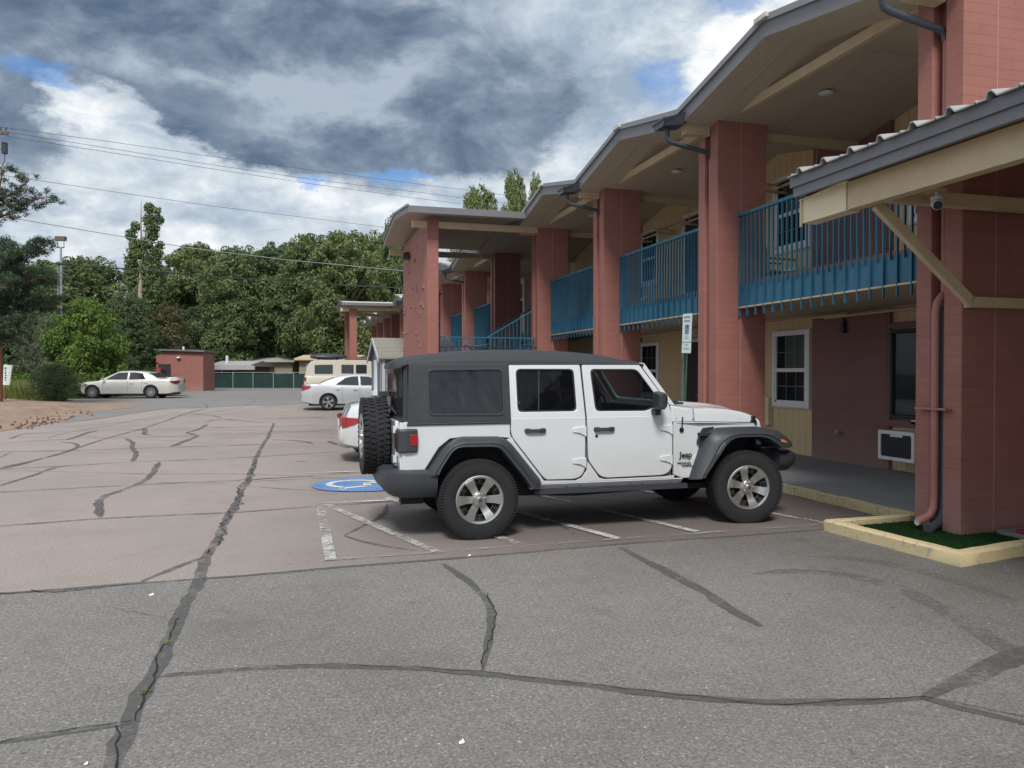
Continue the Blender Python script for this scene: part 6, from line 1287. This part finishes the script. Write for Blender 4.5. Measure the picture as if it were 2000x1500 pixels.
# leaning board, black fence panel
b = G(14, 786); b = at(15, 34); sgb = thing('notice_board', 'leaning white notice board beside the orange pine trunk', 'sign', b, -YAW); S3 = 34 / FOC
mb = MB(); z0, z1 = hz(752, 34) - b.z, hz(712, 34) - b.z; mb.prism([(-.20, z0), (.09, z0), (.22, z1 - .03), (-.16, z1)], lambda a, c, w: (a, w, c), -.02, .02); bd = mb.build('board', M_sgw, sgb, smooth=0)
mb = MB(); mb.box(-.17, -.12, .0, .05, 0, z1); mb.build('post', M_wood, sgb, smooth=0)
mb = MB(); 
for k, hh in enumerate((.07, .05, .08, .05, .07, .06)): zz = z1 - .16 - k * .105; mb.box(-.12 + .01 * (k % 2), -.03 - .012 * (k % 3), -.024, -.021, zz - hh / 2, zz + hh / 2)
mb.build('faded_lettering', M_ydark, bd, smooth=0)
b = at(72, 37.5); fn_ = thing('mesh_panel', 'short black mesh fence panel between the tall grass and the grey green shrub', 'fence', b, -YAW); mb = MB(); z1 = hz(726, 37.5) - b.z
mb.tube([(-.28, 0, 0), (-.28, 0, z1)], .03, 6); mb.tube([(.30, 0, 0), (.30, 0, z1)], .03, 6); mb.tube([(-.3, 0, z1), (.45, 0, z1)], .02, 6)
for k in range(13): mb.box(-.28 + k * .055, -.262 + k * .055, -.006, .006, .05, z1)
mb.build('mesh', M_ydark, fn_, smooth=0)

# ------------------------------------------------------------------ far side of the lot
def part(mb, name, mt, parent, **k): return keep(mb.build(name, mt, **k), parent)
# green screened fence
a, b = at(402, 64), at(720, 63); fz = .27
fe_ = thing('screened_fence', 'chain link fence with dark green privacy screen along the far edge of the lot', 'fence', a)
mb = MB(); n = 40; rows = []
for k in range(n + 1): p = a.lerp(b, k / n); rows.append([(p.x, p.y + .03 * math.sin(k * 1.7), fz + .06), (p.x, p.y + .05 * math.sin(k * 1.7), fz + .7), (p.x, p.y, fz + 1.30 - .04 * abs(math.sin(k * math.pi / 5)))])
mb.loft(rows, False, False); part(mb, 'screen', mat('green screen mesh', (.008, .036, .032), .7, var=.4, vscale=1.2), fe_, smooth=60)
for k in range(8):
    p = a.lerp(b, (k + .35) / 8); mb = MB(); mb.tube([(p.x, p.y - .06, fz - .1), (p.x, p.y - .06, fz + 1.42)], .04, 6); part(mb, 'post', M_galv, fe_)
mb = MB(); mb.tube([a + Vector((0, -.05, fz + 1.38 - a.z)), b + Vector((0, -.05, fz + 1.38 - b.z))], .022, 6); part(mb, 'rail', M_galv, fe_)
mb = MB(); mb.bar(at(395, 63.3) + Vector((0, 0, .05)), at(600, 62.8) + Vector((0, 0, .05)), .3, .12); tag(mb.build('kerb', M_conc, smooth=0), kind='structure')
# red block hut
b = at(351, 57); ht = thing('block_hut', 'small dark red block hut with flat roof beyond the beige sedan', 'hut', b, -R(14)); Hh = hz(688, 57) - b.z
mb = MB(); mb.box(-1.72, 1.72, 0, 2.4, -.1, Hh); mb.build('wall', M_block, ht, smooth=0)
mb = MB(); mb.loft([[(-1.85, -.25, Hh + .14), (1.88, -.25, Hh + .02), (1.88, 2.7, Hh + .02), (-1.85, 2.7, Hh + .14)], [(-1.85, -.25, Hh + .24), (1.88, -.25, Hh + .16), (1.88, 2.7, Hh + .16), (-1.85, 2.7, Hh + .24)]]); mb.box(-1.72, 1.72, 0, 2.4, Hh, Hh + .12); mb.build('roof', M_fas, ht, smooth=0)
mb = MB(); mb.box(-1.55, -.65, -.04, .0, 0, 2.0); mb.build('door', M_ydark, ht, smooth=0)
mb = MB(); mb.lathe([(0, 0), (.15, .02), (.10, .1), (0, .12)], 10, 'z', 0, (-.05, -.10, Hh - .45)); mb.build('lamp', M_whf, ht)
mb = MB(); mb.tube([(-.1, 1, Hh), (-.1, 1, Hh + .45)], .08, 8); mb.build('vent_pipe', M_whf, ht)
# houses past the fence
def house(name, label, px0, px1, Z, yroof, yeave, wall, roofm, cat='house', deep=6):
    a, b = at(px0, Z), at(px1, Z); L_ = (b - a).length; t = thing(name, label, cat, a, -YAW); ze, zr = hz(yeave, Z) - a.z, hz(yroof, Z) - a.z
    mb = MB(); mb.box(.3, L_ - .3, .4, deep, -.3, ze); mb.build('wall', wall, t, smooth=0)
    mb = MB(); mb.loft([[(x, -.1, ze), (x, deep / 2, zr + .1), (x, deep + .4, ze), (x, deep + .4, ze - .16), (x, -.1, ze - .16)] for x in (0, L_)]); mb.build('roof', roofm, t, smooth=0)
    for k in range(max(1, int(L_ / 3))):
        x = 1.0 + 2.8 * k
        if x + 1 < L_ - .4: mb = MB(); mb.box(x, x + 1, .36, .42, ze - 1.4, ze - .5); w = mb.build('window', M_dgl, t, smooth=0); mb = MB(); plate(mb, rect(x - .06, x + 1.06, ze - 1.46, ze - .44), [rect(x, x + 1, ze - 1.4, ze - .5)], .04, 0, lambda a, b, w_: (a, .36 + w_, b)); mb.build('frame', M_whf, w, smooth=0)
    return t
M_hw = mat('brown house siding', (.11, .065, .055), .8, var=.2); M_hb = mat('cream house siding', (.28, .24, .18), .8, var=.1); M_roofw = mat('pale flat roof', (.38, .38, .37), .7, var=.15)  # house tones lowered so the colour carries the shade they stand in
hs = house('low_house', 'low brown building with two pale flat roof edges right of the red hut', 409, 492, 68, 706, 712, M_hw, M_roofw)
mb = MB(); mb.box(0, 4.1, -.3, -.12, hz(716, 68) - .55, hz(713, 68) - .32); mb.build('fascia', M_roofw, hs, smooth=0); mb = MB(); mb.tube([(1.2, 1, 1.5), (1.2, 1, 2.9)], .12, 8); mb.build('vent_pipe', M_whf, hs)
house('cream_house', 'cream house with tan eave behind the camper van', 575, 700, 67, 694, 700, M_hb, M_yelp); house('grey_house', 'grey roofed house partly hidden behind the cream house', 600, 720, 74, 688, 696, M_hb, M_roofw)
house('grey_house', 'pale roofed house glimpsed through the trees behind the fence middle', 485, 575, 74, 697, 704, M_hb, M_roofw)
# garden shed behind the end wall
M_shed = groove_mat('blue grey shed siding', (.115, .165, .22), .2, .012); M_shtrim = mat('shed trim', (.45, .46, .47), .6); M_shing = groove_mat('grey brown shingles', (.22, .21, .18), .13, .01, 'z')
sh = thing('garden_shed', 'blue grey garden shed with shingled gable roof against the motel end wall', 'shed', (2.68, 24.35, 0)); wS, dS, eS, aS = 3.3, 2.4, 2.08, 2.68
mb = MB(); mb.prism([(0, 0), (wS, 0), (wS, eS), (wS / 2, aS), (0, eS)], lambda a, b, w: (w, a, b), 0, dS); mb.build('wall', M_shed, sh, smooth=0)
for n_, ya, yb, za, zb in (('roof', -.14, wS / 2, eS - .03, aS + .06), ('roof', wS + .14, wS / 2, eS - .03, aS + .06)):
    mb = MB(); mb.loft([[(x, ya, za), (x, yb, zb), (x, yb, zb + .06), (x, ya, za + .06)] for x in (-.12, dS + .12)]); mb.build('roof', M_shing, sh, smooth=0)
mb = MB(); mb.loft([[(x, -.15, eS - .12), (x, wS / 2, aS - .02), (x, wS / 2, aS + .12), (x, -.15, eS + .03)] for x in (-.15, -.12)]); mb.loft([[(x, wS + .15, eS - .12), (x, wS / 2, aS - .02), (x, wS / 2, aS + .12), (x, wS + .15, eS + .03)] for x in (-.15, -.12)])
mb.box(-.02, .10, -.03, .0, 0, eS); mb.box(-.03, 0, -.03, .12, 0, eS); mb.build('trim', M_shtrim, sh, smooth=0)
mb = MB(); mb.box(-.06, 0, 1.35, 1.95, 1.0, 2.05); w = mb.build('window', M_whf, sh, smooth=0, bevel=.01); mb = MB(); mb.box(-.14, 0, 1.28, 2.02, .88, 1.02); mb.build('sill', M_whf, w, smooth=0)
# street lamp and poles
b = at(116, 45); lp = thing('street_lamp', 'grey metal lamp post with flat dark head among the trees', 'street lamp', b, -YAW); Z_ = 45; hh = hz(518, Z_) - b.z
mb = MB(); mb.tube([(0, 0, 0), (0, 0, hh)], [.085, .075], 10); mb.build('pole', M_fas, lp); mb = MB(); mb.box(-.02, .72, -.15, .15, hh, hh + .12); mb.build('lamp_head', M_ydark, lp, smooth=0, bevel=.02)
b = at(121, 48); fl = thing('floodlight_pole', 'pole topped by a tan box fixture on two legs, above the pine branch', 'floodlight', b, -YAW); hh = hz(484, 48) - b.z
mb = MB(); mb.tube([(0, 0, 0), (0, 0, hh)], .07, 8); mb.build('pole', M_galv, fl); mb = MB(); mb.tube([(-.22, 0, hh), (.22, 0, hh)], .03, 6); mb.tube([(-.2, 0, hh), (-.2, 0, hh + .45)], .02, 6); mb.tube([(.2, 0, hh), (.2, 0, hh + .45)], .02, 6); mb.build('bracket', M_ydark, fl); mb = MB(); mb.box(-.30, .30, -.15, .15, hh + .43, hh + .68); mb.build('lamp_box', M_wood, fl, smooth=0)
b = at(-14, 42); up_ = thing('utility_pole', 'wooden utility pole with crossarm and hardware in the top left corner', 'utility pole', b, -YAW); z0 = hz(262, 42) - b.z; s42 = 42 / FOC
mb = MB(); mb.tube([(0, 0, 0), (0, 0, z0 + .8)], [.17, .12], 10); mb.build('pole', M_wood, up_); mb = MB(); mb.bar((-1.6, .25, z0 + .25), (1.15, -.3, z0 - .12), .10, .13); mb.bar((-1.6, .05, z0 + .05), (1.0, -.5, z0 - .2), .10, .11); mb.build('crossarm', M_wood, up_, smooth=0)
mb = MB()
for x in (-1.2, -.6, .35, .75, 1.05): mb.lathe([(.02, -.05), (.05, 0), (.03, .04), (.05, .08), (.02, .14)], 8, 'z', 0, (x, -.2 - x * .1, z0 + .22 - .13 * x))
mb.build('insulators', M_ydark, up_); mb = MB(); mb.tube([(.4, -.1, z0 - .1), (.55, -.1, z0 - .9), (.9, -.1, z0 - .95)], .03, 6); mb.box(.72, .95, -.2, .0, z0 - 1.15, z0 - .55); mb.tube([(.85, -.1, z0 - 1.1), (.8, -.1, z0 - 1.6), (.55, -.1, z0 - 2.0), (.3, -.1, z0 - 2.4)], .02, 6); mb.tube([(.2, -.1, z0 - .5), (.5, -.1, z0 - .9)], .03, 6); mb.build('cutout_switch', M_ydark, up_)
def wire(label, pts, Z0, Z1, r, name='overhead_wire', g_='overhead wires crossing the sky', mt=M_wire):
    x0, x1 = pts[0][0], pts[-1][0]; P_ = []
    for px, py in pts:
        Z = Z0 + (Z1 - Z0) * (px - x0) / (x1 - x0); p = at(px, Z); P_.append((p.x, p.y, hz(py, Z)))
    mb = MB(); mb.tube(P_, r, 6); tag(mb.build(name, mt, smooth=80), label, 'wire', g_)
wire('highest thin wire running right from the pole crossarm', [(-10, 249), (18, 252), (220, 279), (420, 308), (620, 335), (820, 361), (1000, 384), (1120, 398)], 42, 62, .012)
wire('second wire from the top, from the pole crossarm', [(2, 257), (24, 261), (220, 292), (420, 324), (620, 353), (820, 377), (1000, 400)], 42, 60, .012)
wire('third wire from the top, just under the second', [(14, 266), (27, 270), (220, 300), (420, 332), (620, 362), (820, 389), (1000, 412)], 42, 60, .012)
wire('lone thin wire below the dark cloud, fourth from the top', [(-40, 337), (51, 350), (240, 378), (420, 404), (600, 426), (760, 446), (900, 462)], 42, 60, .012)
wire('fifth wire from the top, passing in front of the poplar', [(-40, 420), (40, 429), (200, 456), (373, 485), (560, 508), (785, 529), (900, 538)], 42, 60, .022, mt=M_galv)
wire('thick black cable, lowest, running from the street lamp to the motel', [(143, 518), (280, 528), (420, 541), (600, 553), (785, 563), (860, 566)], 38, 50, .030, mt=M_ydark)
# small things lying on the asphalt
q = random.Random(77)
def scrap(px, py, s, label):
    p = G(px, py, .006); mb = MB(); mb.add([(p.x - s, p.y - s * .6, p.z), (p.x + s, p.y - s * .7, p.z + .004), (p.x + s * .8, p.y + s * .6, p.z + .012), (p.x - s * .9, p.y + s * .7, p.z + .003)], [(0, 1, 2, 3)]); o = mb.build('litter', M_paper, smooth=0); s_m = o.modifiers.new('t', 'SOLIDIFY'); s_m.thickness = .004; tag(o, label, 'litter')
scrap(296, 1162, .016, 'small white scrap of paper on the grey asphalt left of the long crack'); scrap(902, 1452, .012, 'white scrap near the bottom middle of the lot, with a curled stalk'); scrap(169, 1494, .007, 'tiny white scrap on the bottom edge at the left'); scrap(917, 1086, .011, 'white scrap on the seam in front of the rear wheel')
mb = MB(); p = G(902, 1450, .01); mb.tube([p, p + Vector((.004, .012, .006)), p + Vector((.010, .03, .004))], .0015, 6); tag(mb.build('stalk', M_paper), 'curled white stalk next to the scrap near the bottom middle', 'litter')
mb = MB()
for k in range(700):
    px, py = q.uniform(0, 2000), 1100 + 400 * q.random() ** 1.3; p = G(px, py, .006); s = q.uniform(.0015, .005); mb.add([(p.x - s, p.y - s * .7, p.z), (p.x + s, p.y - s * .5, p.z), (p.x + s * .7, p.y + s, p.z), (p.x, p.y, p.z + s)], [(0, 1, 3), (1, 2, 3), (2, 0, 3)])
tag(mb.build('grit', mat('pale grit', (.42, .41, .38), .9), smooth=0), 'pale grit scattered over the near asphalt', 'grit', kind='stuff')
for i, (px, py) in enumerate(((326, 1257), (284, 1352))):
    p = G(px, py, .008); mb = MB()
    for k in range(34): a = q.uniform(0, 6.28); l = q.uniform(.01, .028); o = Vector((q.uniform(-.012, .012), q.uniform(-.03, .03), 0)); mb.add([p + o, p + o + Vector((l * math.cos(a), l * math.sin(a), l * .5)), p + o + Vector((l * math.cos(a + .35), l * math.sin(a + .35), l * .4))], [(0, 1, 2)])
    tag(mb.build('weed', L_yel, smooth=0, recalc=False), ('tiny yellow green weed in the long crack, the farther one', 'tiny yellow green weed in the long crack, the nearer one')[i], 'weed')
